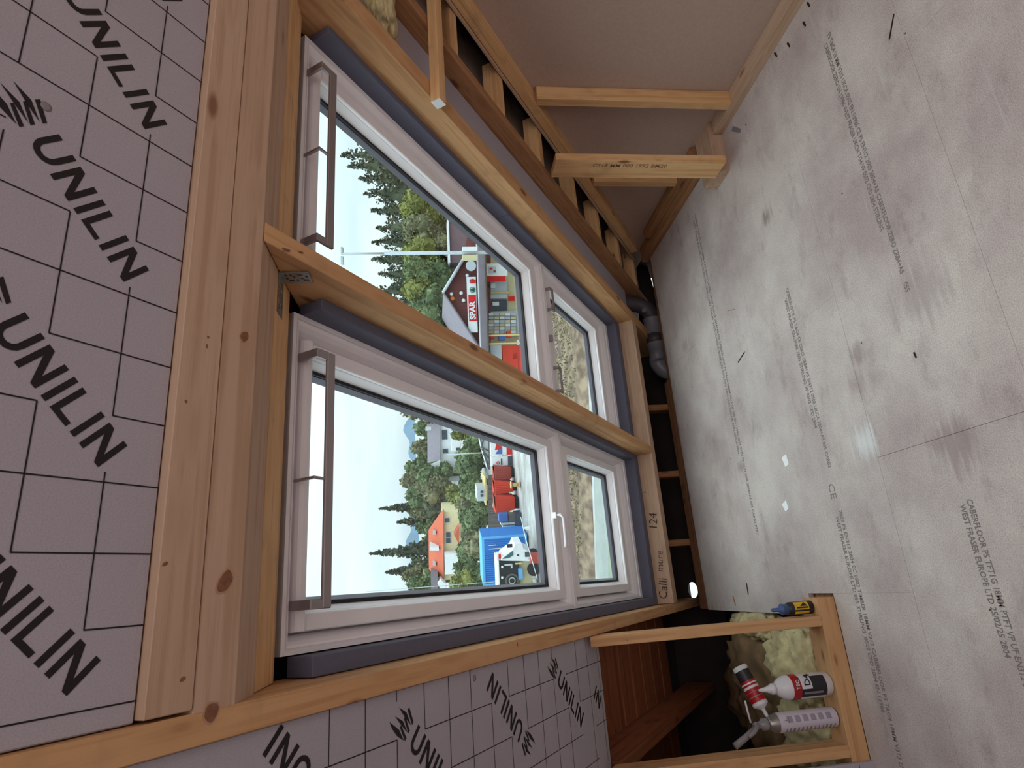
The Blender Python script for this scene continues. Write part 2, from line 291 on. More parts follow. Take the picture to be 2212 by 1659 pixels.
# ------------------------------------------------------------------ room shell
# floor of chipboard panels
fl = empty('floor', (0, 1, 0), kind='structure')
rows = [(3.13, 3.57, [-.19, 1.25, 2.3]), (2.529, 3.13, [-.19, 2.05, 2.3]), (1.93, 2.529, [-2.6, -1.45, .95, 2.3]), (1.33, 1.93, [-2.6, -2.05, .334, 2.3]), (.73, 1.33, [-2.6, -.9, 1.5, 2.3]), (-3.6, .73, [-2.6, 2.3])]
for (y0, y1, xs) in rows:
    for x0, x1 in zip(xs, xs[1:]):
        g = .0004
        segs = [(x0, x1, y0, y1)]
        if y0 == 1.93: 
            hx0, hx1 = -2.7, -.105      # slot cut for the low stud wall (Y 2.36 .. 2.55)
            new = []
            for (a, b, c, d) in segs:
                if b <= hx0 or a >= hx1: new.append((a, b, c, d)); continue
                if a < hx0: new.append((a, hx0, c, d))
                if b > hx1: new.append((hx1, b, c, d))
                aa, bb = max(a, hx0), min(b, hx1)
                if y0 == 1.93: new.append((aa, bb, c, 2.358))
                else: new.append((aa, bb, 2.58, d))
            segs = new
        if len(segs) == 1:
            a, b, c, d = segs[0]; box('chipboard_panel', 'W', (a + g, c + g, -.022), (b - g, d - g, 0), M['chip'], fl, .0006)
        else:
            bm = bmesh.new()
            for (a, b, c, d) in segs:
                r = bmesh.ops.create_cube(bm, size=1)['verts']
                for v in r: v.co = Vector(((a + b) / 2 + v.co.x * (b - a - g * (1 if a in xs or b in xs else 0)), (c + d) / 2 + v.co.y * (d - c - g), -.011 + v.co.z * .022))
            bm_obj('chipboard_panel', bm, M['chip'], fl)
box('joist_deck', 'W', (-.19, 2.36, -.3), (2.3, 3.55, -.03), M['ledge'], fl, 0)
box('joist_deck', 'W', (-2.6, -3.6, -.3), (2.3, 2.355, -.03), M['ledge'], fl, 0)
box('lower_ceiling', 'W', (-2.6, 2.36, -.32), (-.192, 3.66, -.24), M['deck'], fl, 0)
box('ledge_joist', 'W', (-.19, 3.661, -.27), (1.22, 3.745, -.026), M['ledge'], fl, .003)
box('ledge_joist', 'W', (-.19, 3.552, -.27), (2.3, 3.66, -.024), M['ledge'], fl, .003)

# printed lines of the floor panels
rd, ud = Vector((-1, 0, 0)), Vector((0, -1, 0))
def floor_print(s, x, y, size, bold=.0007):
    text('printed_lettering', s, Vector((x, y, .0004)), rd, ud, size, M['floor_ink'], fl, .0001, bold)
FP_ = [(1.92, 2.858, 0, .026, 'CABERFLOOR P5 T&G4 18MM V313 EN312 CE 0502 UKCA TG4-VF 2804+AS 055 CABERFLOOR P5 T&G4 18MM V313 UF 085 EN 13986 2003 TYPE P5 0502 CPR 2804+AS 055 CARB2 PTFT'), (1.90, 2.887, 0, .026, 'WEST FRASER EUROPE LTD STIRLING EN 13986 CARB2 TYPE P5  WEST FRASER EUROPE LTD 0502 CPD 2804 STIRLING UK 0502 UKCA 2804'),
       (1.12, 2.205, 0, .026, 'CABERFLOOR P5 T&G4 CE ZERO ZBB4+A5 EN312 0502 UKCA 2804+AS 055 CARB2'), (1.08, 2.233, 0, .026, 'WEST FRASER EN13986 2003 STIRLING VF 0502 CPD 2804'),
       (.19, 2.205, 0, .026, '7007 P5 EN312 2804 EC 0502 TIMBER 18MM V313 CABERFLOOR P5 T&G4 18MM V313 EN312 2804+AS 055 UF CARB2 TYPE P5'), (.17, 2.233, 0, .026, 'WEST FRASER EUROPE LTD 055 STIRLING  0502 CPD 2804 EN 13986'),
       (1.86, 1.612, 0, .026, 'P5 T&G4 18 MM V313 UKCA 0502 EN 13986 CE P5 EN312 2003 2804+A5 CABERFLOOR ZERO ZBB4+A5     055'), (1.84, 1.640, 0, .026, 'CABERFLOOR ZERO EN 13986 WEST FRASER UKCH TG4-VF 0502 CPD 2804 STIRLING'),
       (.147, 1.622, 0, .028, 'CABERFLOOR P5 TFT1G 18MM PTFT VP UF EN312 055'), (.135, 1.652, 0, .028, 'WEST FRASER EUROPE LTD 25/02/25 2804')]
for (x, y, L0, sz, s_) in FP_:
    o_ = text('printed_lettering', s_, Vector((x, y, .0004)), rd, ud, sz, M['floor_ink'], fl, .0001, .0006)
    wd = max(v.co.x for v in o_.data.vertices); k_ = .0113 * len(s_) / wd
    for v in o_.data.vertices: v.co.x *= k_
text('ce_mark', 'CE', Vector((.295, 2.232, .0004)), rd, ud, .05, M['floor_ink'], fl, .0001, 0)

# roof deck (dark outside skin with openings for the two windows) and eaves
ce = empty('ceiling', (0, 1, 2.4), kind='structure')
W1 = (-.092, .66); W2 = (.765, 1.512); WT, WB = .957, 3.455
for (x0, x1, s0, s1) in ((-3, 3, -1.4, WT), (-3, W1[0], WT, WB), (W1[1], W2[0], WT, WB), (W2[1], 3, WT, WB), (-3, 3, WB, 4.9)):
    box('roof_deck', 'S', (x0, s0, 1.10), (x1, s1, 1.135), M['dark'], ce, 0)
# sarking boards seen under the slope at lower left
for k in range(9):
    s0 = 2.30 + k * .172
    if s0 < 3.8: box('sarking_board', 'S', (-1.6, s0 + .004, 1.052), (-.18, s0 + .168, 1.075), M['deck'], ce, .006)
for k in range(14):
    s0 = 1.0 + k * .2
    box('sheathing_board', 'S', (1.893, s0 + .002, .992), (2.3, s0 + .198, 1.01), M['mould'], ce, .002)
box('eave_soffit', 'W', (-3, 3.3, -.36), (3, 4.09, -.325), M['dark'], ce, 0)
# vent board at the eaves with a round hole to the open air
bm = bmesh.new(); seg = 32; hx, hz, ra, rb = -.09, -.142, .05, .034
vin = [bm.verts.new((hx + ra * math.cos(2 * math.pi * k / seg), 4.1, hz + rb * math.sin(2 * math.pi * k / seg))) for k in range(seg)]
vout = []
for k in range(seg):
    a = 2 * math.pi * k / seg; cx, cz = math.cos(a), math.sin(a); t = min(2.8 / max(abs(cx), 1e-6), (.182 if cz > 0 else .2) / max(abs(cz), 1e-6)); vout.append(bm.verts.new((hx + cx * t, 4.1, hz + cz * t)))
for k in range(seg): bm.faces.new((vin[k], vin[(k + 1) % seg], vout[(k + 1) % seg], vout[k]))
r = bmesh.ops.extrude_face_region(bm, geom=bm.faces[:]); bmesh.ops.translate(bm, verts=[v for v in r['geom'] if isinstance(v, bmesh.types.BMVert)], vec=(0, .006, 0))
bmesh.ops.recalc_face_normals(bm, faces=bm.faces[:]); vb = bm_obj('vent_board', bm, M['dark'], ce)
# opposite slope and end walls (behind and beside the camera)
RY = -1.16 * ct + .9 * st; RZ = 1.5 + 1.16 * st + .9 * ct
def opp(name, a0, a1, x0, x1, mat):
    S2 = Vector((0, -ct, -st)); N2 = Vector((0, -st, ct)); o = Vector((0, RY, RZ))
    bm = bmesh.new(); vs = []
    for n in (0, .1):
        for (x, a) in ((x0, a0), (x1, a0), (x1, a1), (x0, a1)): vs.append(bm.verts.new(o + Vector((x, 0, 0)) + S2 * a + N2 * n))
    bm.faces.new(vs[:4]); bm.faces.new(vs[4:][::-1])
    for q in range(4): bm.faces.new((vs[q], vs[(q + 1) % 4], vs[4 + (q + 1) % 4], vs[4 + q]))
    bmesh.ops.recalc_face_normals(bm, faces=bm.faces[:]); bm_obj(name, bm, mat, ce)
opp('opposite_slope', 0, .5, -2.7, 2.3, M['foil']); opp('opposite_slope', 2.1, 5.4, -2.7, 2.3, M['foil'])
opp('opposite_slope', .5, 2.1, -2.7, -.7, M['foil']); opp('opposite_slope', .5, 2.1, 1.9, 2.3, M['foil'])
prism('wall_left', 'W', [(-4.6, -.3), (4.4, -.3), (4.4, .1), (RY, RZ + .2), (-4.6, .5)], 0, -2.72, -2.62, M['room'], None, 0, kind='structure')
box('wall_back', 'W', (-2.7, -3.7, -.3), (2.3, -3.6, 1.5), M['room'], None, 0, kind='structure')

# gable wall at the right: sheets behind a stud frame
wr = empty('wall_right', (2.15, 2.4, 0), kind='structure')
def zslope(y, d): return 1.5 + (d - y * st) / ct      # height of the plane d over y
for (y0, y1) in ((-3.6, 1.0), (1.002, 2.232), (2.234, 3.17), (3.173, 4.3)):
    if y0 < 0: P = [(y0, -.02), (y1, -.02), (y1, zslope(y1, .93)), (RY, RZ + .05), (y0, .9)]
    else: P = [(y0, -.02), (y1, -.02), (y1, max(.0, zslope(y1, .88))), (y0, zslope(y0, .88))]
    prism('wall_sheet', 'W', P, 0, 2.172, 2.186, M['sheet'], wr, 0)
prism('gable_skin', 'W', [(-3.7, -.3), (4.3, -.3), (4.3, -.1), (RY, RZ + .2), (-3.7, .8)], 0, 2.3, 2.36, M['dark'], wr, 0)
box('top_plate', 'S', (2.10, -.9, .832), (2.171, 3.72, .876), M['pine'], wr)
box('packing_strip', 'S', (2.085, -.9, .879), (2.171, 2.0, .887), M['pine_pink'], wr, 0)
box('packing_strip', 'S', (2.085, 2.005, .879), (2.171, 3.8, .887), M['pine_pink'], wr, 0)
box('bottom_plate', 'W', (2.10, -.6, 0), (2.171, 2.415, .05), M['pine_pink'], wr)
box('bottom_plate', 'W', (2.06, 2.60, 0), (2.171, 3.62, .045), M['pine_old'], wr)
box('bottom_plate', 'W', (2.11, 2.60, .046), (2.171, 3.40, .09), M['pine_old'], wr)
box('stud', 'W', (2.10, 2.206, .05), (2.171, 2.25, zslope(2.23, .826)), M['pine'], wr)
box('stud', 'W', (2.10, 2.80, .092), (2.171, 2.842, zslope(2.83, .826)), M['pine'], wr)
box('stud', 'W', (2.10, 1.2, .05), (2.171, 1.245, zslope(1.24, .826)), M['pine'], wr)
# lettering on the big sheet
text('printed_lettering', 'TS - P5', pt('W', 2.1715, 1.70, .72), (0, 0, -1), (0, -1, 0), .05, M['floor_ink'], wr, .0001, .001)

# ------------------------------------------------------------------ roof timbers
r = box('rafter', 'S', (-.181, -1.2, .89), (-.136, 4.25, 1.06), M['gold'], label='long rafter along the left side of the left roof window', cat='timber')
def rafter_knot(par, fr, c, u, v, ru, rv, mat):
    pass
prism('rafter', 'S', [(.738, .89), (3.53, .89), (3.53, 1.06), (.995, 1.06), (.90, 1.0)], 0, .69, .733, M['gold'], label='short rafter standing between the two roof windows', cat='timber')
box('rafter', 'S', (1.54, .80, .89), (1.608, 4.25, 1.06), M['gold'], label='thick rafter along the right side of the right roof window', cat='timber')
box('rafter', 'S', (1.847, .662, .89), (1.89, 4.1, .985), M['pine_old'], label='brown rafter between the right window rafter and the gable wall', cat='timber')
box('rafter', 'S', (-.665, 2.42, .89), (-.62, 4.2, 1.05), M['deck'], label='dark rafter in the hollow behind the bottles', cat='timber')
box('header_board', 'S', (-.131, .588, .888), (2.09, .6615, .99), M['pine_pink'], label='header timber nearest the ceiling insulation, above the windows', cat='timber')
prism('header_board', 'S', [(.6635, .89), (.736, .89), (.823, .949), (.80, .985), (.6635, .985)], 0, -.138, 1.54, M['pine_pink'], label='middle header timber with a slanting underside above the windows, big knot at its left end', cat='timber')
prism('header_board', 'S', [(.8265, .952), (.93, 1.022), (.90, 1.07), (.80, 1.0)], 0, -.135, 1.54, M['pine'], label='yellower header timber directly over the window frames', cat='timber')
tr = box('sill_trimmer', 'S', (-.134, 3.53, .89), (1.54, 3.61, 1.07), M['pine_pink'], label='bottom trimmer under both windows with black handwriting', cat='timber')
hw = [('Calli', -.115, .031, .05), ('mure', .03, .012, .042), ('124', .255, .0, .05), ('\'', .46, .004, .05)]
for s, x, dn, sz in hw:
    text('handwriting', s, pt('S', x, 3.5292, .925 + dn * 0), EX, EN * .9 + EX * .35, sz * 1.3, M['pencil'], tr, .0001, -.0006)
# knots that the photograph shows at known places
M['knot'] = plain('knot_dark', srgb(126, 84, 60), .8, var=.25, scale=90); M['halo'] = plain('knot_ring', srgb(176, 136, 106), .8, var=.1, scale=60)
BY = {o_['label'][:22]: o_ for o_ in C.objects if o_.get('category') == 'timber'}
def spx(x, y, d):
    r_ = ray(x, y); P_ = r_ * (d / r_.dot(EN)); return P_.x, P_.dot(ES)
def knot(par, x, y, ru, rv, d=.8878, ang=0, halo=True):
    X, S = spx(x, y, d)
    for q, (k_, mt, dd) in enumerate(((1.25, 'halo', 0), (1.0, 'knot', .0002)) if halo else ((1.0, 'knot', 0),)):
        P_ = []
        for t in range(16):
            a_ = t * math.pi / 8; u, v = ru * k_ * math.cos(a_) * (1 + .12 * math.sin(3 * a_ + x)), rv * k_ * math.sin(a_) * (1 + .1 * math.cos(2 * a_ + y))
            P_.append((X + u * math.cos(ang) - v * math.sin(ang), S + u * math.sin(ang) + v * math.cos(ang)))
        polys('knot', 'S', [P_], 2, d - dd, M[mt], par)
tb = {k_: next(o_ for o_ in C.objects if o_.get('label', '').startswith(k_)) for k_ in ('header timber nearest', 'middle header', 'yellower', 'long rafter', 'short rafter', 'thick rafter', 'brown rafter')}
for (k_, x, y, ru, rv, d, an) in (('middle header', 487, 1256, .018, .012, .8896, .5), ('middle header', 528, 727, .011, .008, .8896, .3), ('header timber nearest', 402, 867, .003, .003, .8876, 0), ('header timber nearest', 450, 728, .003, .0025, .8876, 0), ('header timber nearest', 447, 748, .004, .002, .8876, 0),
    ('header timber nearest', 357, 1218, .005, .003, .8876, 1), ('header timber nearest', 395, 1467, .005, .003, .8876, 1.2), ('long rafter', 457, 1538, .013, .012, .8896, 0), ('short rafter', 618, 540, .011, .004, .8896, 1.3), ('short rafter', 650, 545, .008, .003, .8896, 1.3), ('long rafter', 1118, 1392, .006, .003, .8896, 0), ('brown rafter', 0, 0, 0, 0, 0, 0)):
    if x: knot(tb[k_], x, y, ru, rv, d, an, ru > .009)
# gable ladder: cross blocks between the brown rafter and the gable plate
for k, (s, x) in enumerate(((1.56, 1.9), (1.93, 1.9), (2.32, 1.9), (2.745, 1.9), (3.12, 1.9), (3.50, 1.9), (3.86, 1.9))):
    o = box('cross_block', 'S', (1.892, s - .045, .893), (2.17, s, .965), M['pine'], group='cross blocks between the rafter and the gable plate', cat='timber',
        label=('topmost cross block between brown rafter and gable plate, beside the batten', 'second cross block down from the batten', 'third cross block, just above the post head', 'fourth cross block, just below the post head', 'fifth cross block down from the batten', 'sixth cross block down from the batten', 'lowest cross block, near the bend of the waste pipe')[k])
bt = box('batten', 'S', (1.515, 1.352, .852), (2.10, 1.39, .888), M['pine'], label='short batten nailed across the two right rafters', cat='timber')
box('sawn_end', 'S', (1.5135, 1.353, .853), (1.5148, 1.389, .887), M['plas_w'], bt, 0)
# loose post on a foot block in front of the gable wall
po = box('post', 'W', (1.852, 2.312, .074), (1.888, 2.44, .90), M['pine'], label='loose post with faint printing standing on a foot block', cat='timber')
text('printed_lettering', 'CS18 MM 000 1992 BM20', pt('W', 1.8505, 2.36, .72), (0, 0, -1), (0, -1, 0), .034, M['pine_old'], po, .0001, .0005)
box('foot_block', 'W', (1.885, 2.418, 0), (2.175, 2.568, .072), M['pine_pink'], label='short foot block on the floor beside the loose post', cat='timber')
box('foot_block', 'W', (1.80, 2.312, 0), (1.883, 2.44, .0735), M['pine_old'], label='small packing block directly under the loose post', cat='timber') if False else None

# ------------------------------------------------------------------ insulation boards with print
def insul(lo, hi, label, fr='S'): return box('insulation_board', fr, lo, hi, M['foil'], None, .002, label=label, cat='insulation')
ub = insul((-.134, -1.15, .905), (1.842, .586, 1.0), 'large foil faced insulation board with black lettering above the header')
lb = insul((-1.7, -1.15, .905), (-.183, 2.262, .995), 'foil faced insulation board with black lettering left of the long rafter')
lb2 = insul((-1.7, 2.265, .907), (-.183, 2.372, .995), 'narrow foil faced offcut below the left insulation board')
insul((1.61, .60, .957), (1.843, 3.72, 1.04), 'plain foil strip filling the bay right of the windows')
LT = []   # letters of the brand print in local (u reading, v up), cap height .052
H, w = .052, .0092
def bar(u, v0=0, v1=H, ww=w): return [(u, v0), (u + ww, v0), (u + ww, v1), (u, v1)]
def letterN(u, wd): return [[(u, 0), (u + w, 0), (u + w, H - .016), (u + wd - w, 0), (u + wd, 0), (u + wd, H), (u + wd - w, H), (u + wd - w, .017), (u + .011, H), (u, H)]]
def letterU(u, wd):
    out, inn = [], []
    R = wd / 2; cx = u + R
    for k in range(9):
        a = math.pi + math.pi * k / 8; out.append((cx + R * math.cos(a), R + R * math.sin(a))); inn.append((cx + (R - w) * math.cos(a), R + (R - w) * math.sin(a)))
    return [[(u, H)] + out + [(u + wd, H), (u + wd - w, H)] + inn[::-1] + [(u + w, H)]]
LT += letterU(0, .0405) + letterN(.0495, .041) + [bar(.1015)] + [[(.1195, 0), (.152, 0), (.152, .0085), (.1287, .0085), (.1287, H), (.1195, H)]] + [bar(.1605)] + letterN(.18, .042)
LG = []   # emblem: six slanting blades before the word, measured in board coordinates relative to the U
for P in ([(.736, .308), (.722, .333), (.694, .348), (.712, .329), (.729, .314)], [(.722, .294), (.708, .320), (.683, .335), (.700, .316), (.714, .302)],
          [(.715, .276), (.694, .307), (.671, .322), (.684, .300), (.701, .284)], [(.726, .337), (.731, .343), (.699, .357), (.694, .352)],
          [(.712, .324), (.716, .328), (.686, .343), (.681, .338)], [(.698, .310), (.702, .314), (.674, .331), (.669, .326)]):
    LG.append([(x - .691, s - .374) for x, s in P])
q2 = math.sqrt(.5)
def brand(board, X, S, sgn, d, xmax=99, smax=99, logo=True, xr=None):
    """X,S = top corner of the U's first arm; reading direction (-1,+1), letters up (+1,+1), turned half round when sgn=-1"""
    ps = []
    for P in LT: ps.append([(X + sgn * (-u * q2 + (v - H) * q2), S + sgn * (u * q2 + (v - H) * q2)) for u, v in P])
    if logo:
        for P in LG: ps.append([(X + sgn * a, S + sgn * b) for a, b in P])
    if xr: ps = [P for P in ps if all(xr[0] < a < xr[1] and xr[2] < b < xr[3] for a, b in P)]
    if ps: polys('printed_lettering', 'S', ps, 2, d, M['ink'], board)
dt = .9042
for k in range(-1, 5):
    for row in (-1, 0):
        brand(ub, .109 + .291 * k + (0 if row == 0 else .1), .374 + row * .39, 1, dt, xr=(-.134, 1.84, -1, .586))
ub2 = 0
gl = []
def gX(board_list, X, s0, s1, w=.0011): board_list.append([(X - w, s0), (X + w, s0), (X + w, s1), (X - w, s1)])
def gS(board_list, s, x0, x1, w=.0010): board_list.append([(x0, s - w), (x1, s - w), (x1, s + w), (x0, s + w)])
u_ = .0973
def Xn(k): return -.1055 + u_ * k
for k in range(0, 22):
    x = Xn(k)
    m = k % 3
    if m == 0: gX(gl, x, -.9, .586)
    elif m == 1: gX(gl, x, -.9 if False else .02, .4055); gX(gl, x, .504, .586)      # ends at s=.406, resumes at .504
    else: gX(gl, x, -.35, .309 if k != 0 else .3); gX(gl, x, .4055, .586)
for k in range(0, 8):
    # s=.504 runs from node 3k+3.8 down to node 3k+1 ; s=.4055 from 3k+4 to 3k+2 ; s=.309 from 3k+5.. to 3k+3.2
    gS(gl, .5045, Xn(3 * k + 1), Xn(3 * k + 3.15)); gS(gl, .406, Xn(3 * k + 2), Xn(3 * k + 4)); gS(gl, .3095, Xn(3 * k + 3), Xn(3 * k + 5) - .02); gS(gl, .212, Xn(3 * k + 1), Xn(3 * k + 3.1))
gl = [[(max(-.133, min(1.84, a)), min(.585, b)) for a, b in P] for P in gl]
polys('printed_grid', 'S', gl, 2, dt, M['ink'], ub)
# left board
for (X, S, sg) in ((-.262, 1.228, 1), (-.397, 1.682, -1), (-.257, 2.003, 1), (-.30, .885, -1), (-.26, .45, 1), (-.40, .13, -1), (-.66, 1.45, -1), (-.55, 1.9, 1)):
    brand(lb, X, S, sg, dt, xr=(-1.7, -.183, -1, 2.26))
brand(lb2, -.235, 2.19, 1, .9062, xr=(-1.7, -.2, 2.266, 2.371))
g2 = []; SN = lambda k: .957 + .0985 * k
XA, XB, XC = -.276, -.3745, -.472
gX(g2, XA, .40, SN(2)); gX(g2, XA, SN(3), SN(6)); gX(g2, XA, SN(7), SN(10)); gX(g2, XA, SN(11), 2.26)
gX(g2, XB, SN(4), SN(7)); gX(g2, XB, SN(8), SN(11)); gX(g2, XB, SN(0) - .3, SN(3) - .1); gX(g2, XB, SN(12), 2.26); gX(g2, XC, SN(5), SN(12)); gX(g2, -.569, SN(5), 2.26)
for k, (a, b) in {0: (-.183, XA), 1: (-.183, -.60), 2: (-.183, -.205), 3: (-.183, XA), 4: (-.183, -.6), 5: (-.183, -.6), 6: (XA, -.6), 7: (-.183, XA), 8: (-.183, XB), 9: (-.183, -.6), 10: (-.183, -.6), 11: (XB, -.6), 12: (-.183, XB), 13: (-.183, -.6)}.items(): gS(g2, SN(k), b, a)
gS(g2, SN(2), -.6, XA); gS(g2, SN(7), -.6, XB)
polys('printed_grid', 'S', [[(a, min(b, 2.26)) for a, b in P] for P in g2], 2, dt, M['ink'], lb)
g3 = []; gX(g3, XB, 2.266, 2.371); gX(g3, XA, 2.266, 2.371); gX(g3, XC, 2.266, 2.371); gS(g3, 2.345, -.6, -.2)
polys('printed_grid', 'S', g3, 2, .9062, M['ink'], lb2)
# small fixing heads in the boards
for (X, S, b_) in ((.725, .352, ub), (-.205, 1.47, lb)):
    lathe('fixing_head', [(.004, 0), (.0075, .0006), (.0078, .0018)], pt('S', X, S, .9035), EN, M['plas_g'], b_, 16)

# ------------------------------------------------------------------ roof windows
def ring(name, x0, x1, s0, s1, prof, mat, parent, kk=(1, 1, 1, 1), smooth=False, label=None):
    """closed profile (inset, depth) swept round a rectangle; kk scales the inset on left,right,top,bottom"""
    bm = bmesh.new(); cor = []
    for (o, d) in prof:
        a, b, c_, d_ = x0 + o * kk[0], x1 - o * kk[1], s0 + o * kk[2], s1 - o * kk[3]
        cor.append([bm.verts.new(pt('S', X, S, d)) for X, S in ((a, c_), (b, c_), (b, d_), (a, d_))])
    n = len(prof)
    for i in range(n):
        A, B = cor[i], cor[(i + 1) % n]
        for q in range(4): bm.faces.new((A[q], A[(q + 1) % 4], B[(q + 1) % 4], B[q]))
    bmesh.ops.recalc_face_normals(bm, faces=bm.faces[:]); o = bm_obj(name, bm, mat, parent, None, smooth)
    if label: o['label'] = label
    return o
FP = [(0, 1.036), (.010, 1.036), (.0105, 1.041), (.014, 1.041), (.0145, 1.037), (.020, 1.040), (.028, 1.050), (.036, 1.066), (.040, 1.075), (.040, 1.12), (0, 1.12)]
SP = [(0, 1.10), (0, 1.050), (.0025, 1.046), (.034, 1.046), (.036, 1.048), (.0372, 1.052), (.0372, 1.056), (.039, 1.058), (.052, 1.090), (.052, 1.10)]
def bar_handle(par, xa, xb, s, d, mid, mat):
    hd = box('ventilation_bar', 'S', (xa, s - .0125, d - .005), (xb, s + .0125, d + .004), mat, par, .002)
    for x in (xa + .010, mid, xb - .010):
        wd = .010 if x != mid else .003
        box('bracket', 'S', (x - wd, s - .040, d - .004), (x + wd, s - .006, d + .004), mat, hd, .001)
        box('bracket', 'S', (x - wd, s - .046, d - .004), (x + wd, s - .037, d + .060), mat, hd, .001)
    return hd
def roof_window(n, x0, x1, handle):
    w_ = empty('window_%d' % n, pt('S', (x0 + x1) / 2, WB, 1.08), kind='structure')
    SM = 2.515
    ring('frame', x0, x1, WT, SM, FP, M['white'], w_, (.9, 1.2, 1.05, 1.9)); ring('frame', x0, x1, SM + .002, WB, FP, M['white'], w_, (.9, 1.2, .45, 3.4))
    a, b = x0 + .0415, x1 - .055
    ring('sash', a, b, 1.000, 2.432, SP, M['white'], w_, (1, 1, .75, 1.4)); ring('sash', a, b, 2.536, 3.305, SP, M['white'], w_, (1, 1, 1.7, 1.4))
    for (t, u) in ((1.000 + .052 * .75, 2.432 - .052 * 1.4), (2.536 + .052 * 1.7, 3.305 - .052 * 1.4)):
        gx0, gx1 = a + .052, b - .052
        ring('gasket', gx0 - .001, gx1 + .001, t - .001, u + .001, [(0, 1.085), (.008, 1.086), (.008, 1.098), (0, 1.098)], M['gasket'], w_)
        ring('spacer', gx0 + .007, gx1 - .007, t + .007, u - .007, [(0, 1.094), (.0015, 1.094), (.011, 1.110), (0, 1.110)], M['spacer'], w_)
        box('glass_pane', 'S', (gx0 + .002, t + .002, 1.0915), (gx1 - .002, u - .002, 1.0925), M['glass'], w_, 0)
    for (t, u) in ((1.000, 2.432), (2.536, 3.305)): ring('rebate', a - .022, b + .022, t - .022, u + .018, [(0, 1.1012), (.048, 1.1012), (.048, 1.116), (0, 1.116)], M['white'], w_)
    # pivot cover strip over the top frame
    prism('top_cover', 'S', [(.998, 1.07), (1.0, 1.044), (1.006, 1.036), (1.016, 1.034), (1.026, 1.042), (1.028, 1.075)], 0, a + .002, b - .002, M['white'], w_, 0)
    return w_
w1 = roof_window(1, *W1, 0); w2 = roof_window(2, *W2, 0)
bar_handle(w1, -.008, .562, 1.026, .985, .262, M['grey_al'])
bar_handle(w2, .842, 1.398, 1.014, .985, 1.115, M['grey_al'])
# lever of the left window
hb = box('lever_base', 'S', (.265, 2.375, 1.030), (.29, 2.405, 1.048), M['white'], w1, .002)
tube('lever', [pt('S', .277, 2.385, 1.03), pt('S', .277, 2.382, 1.012), pt('S', .262, 2.38, 1.0), pt('S', .16, 2.378, 1.0), pt('S', .145, 2.378, 1.003)], .0065, M['plas_w'], w1)
# grips and latch of the right lower sash
def grip(x0, x1):
    g = box('grip_bar', 'S', (min(x0, x1), 2.552, 1.012), (max(x0, x1), 2.564, 1.021), M['grey_al'], w2, .002)
    for x in (min(x0, x1) + .007, max(x0, x1) - .007): box('grip_foot', 'S', (x - .007, 2.53, 1.013), (x + .007, 2.562, 1.021), M['grey_al'], g, .001); box('grip_foot', 'S', (x - .007, 2.527, 1.014), (x + .007, 2.537, 1.042), M['grey_al'], g, .001)
grip(1.262, 1.385); grip(.845, .975)
la = box('latch', 'S', (1.092, 2.50, 1.018), (1.125, 2.515, 1.046), M['grey_al'], w2, .003)
tube('latch_lever', [pt('S', 1.11, 2.512, 1.02), pt('S', 1.112, 2.545, 1.012), pt('S', 1.095, 2.555, 1.008), pt('S', 1.02, 2.548, 1.008)], .006, M['plas_w'], la, 10)
# foam collars round each window
for n, (x0, x1) in ((1, W1), (2, W2)):
    side = 'left' if n == 1 else 'right'
    fc = empty('foam_collar', pt('S', x0, 2, 1), 'grey foam insulation collar around the %s roof window' % side, 'insulation')
    lx = (-.134, -.095) if n == 1 else (.734, x0 + .004); rx = (.660, .689) if n == 1 else (1.513, 1.539)
    for (a, b) in (lx, rx):
        box('side_strip', 'S', (a, .985, .976), (b, 2.28 if n == 1 else 2.05, 1.047), M['foam'], fc, .0015); box('side_strip', 'S', (a, 2.283 if n == 1 else 2.053, .978), (b, 3.452, 1.047), M['foam'], fc, .0015)
    box('bottom_strip', 'S', (lx[0], 3.456, .978), (rx[1], 3.529, 1.12), M['foam'], fc, .0015)
# perforated angle bracket in the corner header / middle rafter
br = empty('angle_bracket', pt('W', .689, 1.26, 1.815), 'perforated steel angle bracket at the top of the middle rafter', 'bracket')
def perf(name, fr_o, U, V, lu, lv, holes):
    bm = bmesh.new(); nu, nv = 12, 6; vs = [[bm.verts.new(fr_o + U * (lu * i / nu) + V * (lv * j / nv)) for j in range(nv + 1)] for i in range(nu + 1)]
    for i in range(nu):
        for j in range(nv):
            if (i, j) in holes: continue
            bm.faces.new((vs[i][j], vs[i + 1][j], vs[i + 1][j + 1], vs[i][j + 1]))
    r = bmesh.ops.extrude_face_region(bm, geom=bm.faces[:]); nrm = U.cross(V).normalized()
    bmesh.ops.translate(bm, verts=[v for v in r['geom'] if isinstance(v, bmesh.types.BMVert)], vec=nrm * -.0022)
    bmesh.ops.recalc_face_normals(bm, faces=bm.faces[:]); return bm_obj(name, bm, M['galv'], br)
HO = {(2, 1), (2, 3), (4, 1), (4, 4), (5, 2), (6, 4), (7, 1), (8, 1), (8, 3), (10, 2), (10, 4), (3, 4), (9, 4)}
perf('vertical_leg', pt('W', .6885, 1.235, 1.822), Vector((0, 0, -1)), Vector((0, 1, 0)), .064, .046, HO)
perf('horizontal_leg', pt('W', .688, 1.235, 1.8205), Vector((-1, 0, 0)), Vector((0, 1, 0)), .092, .046, HO)

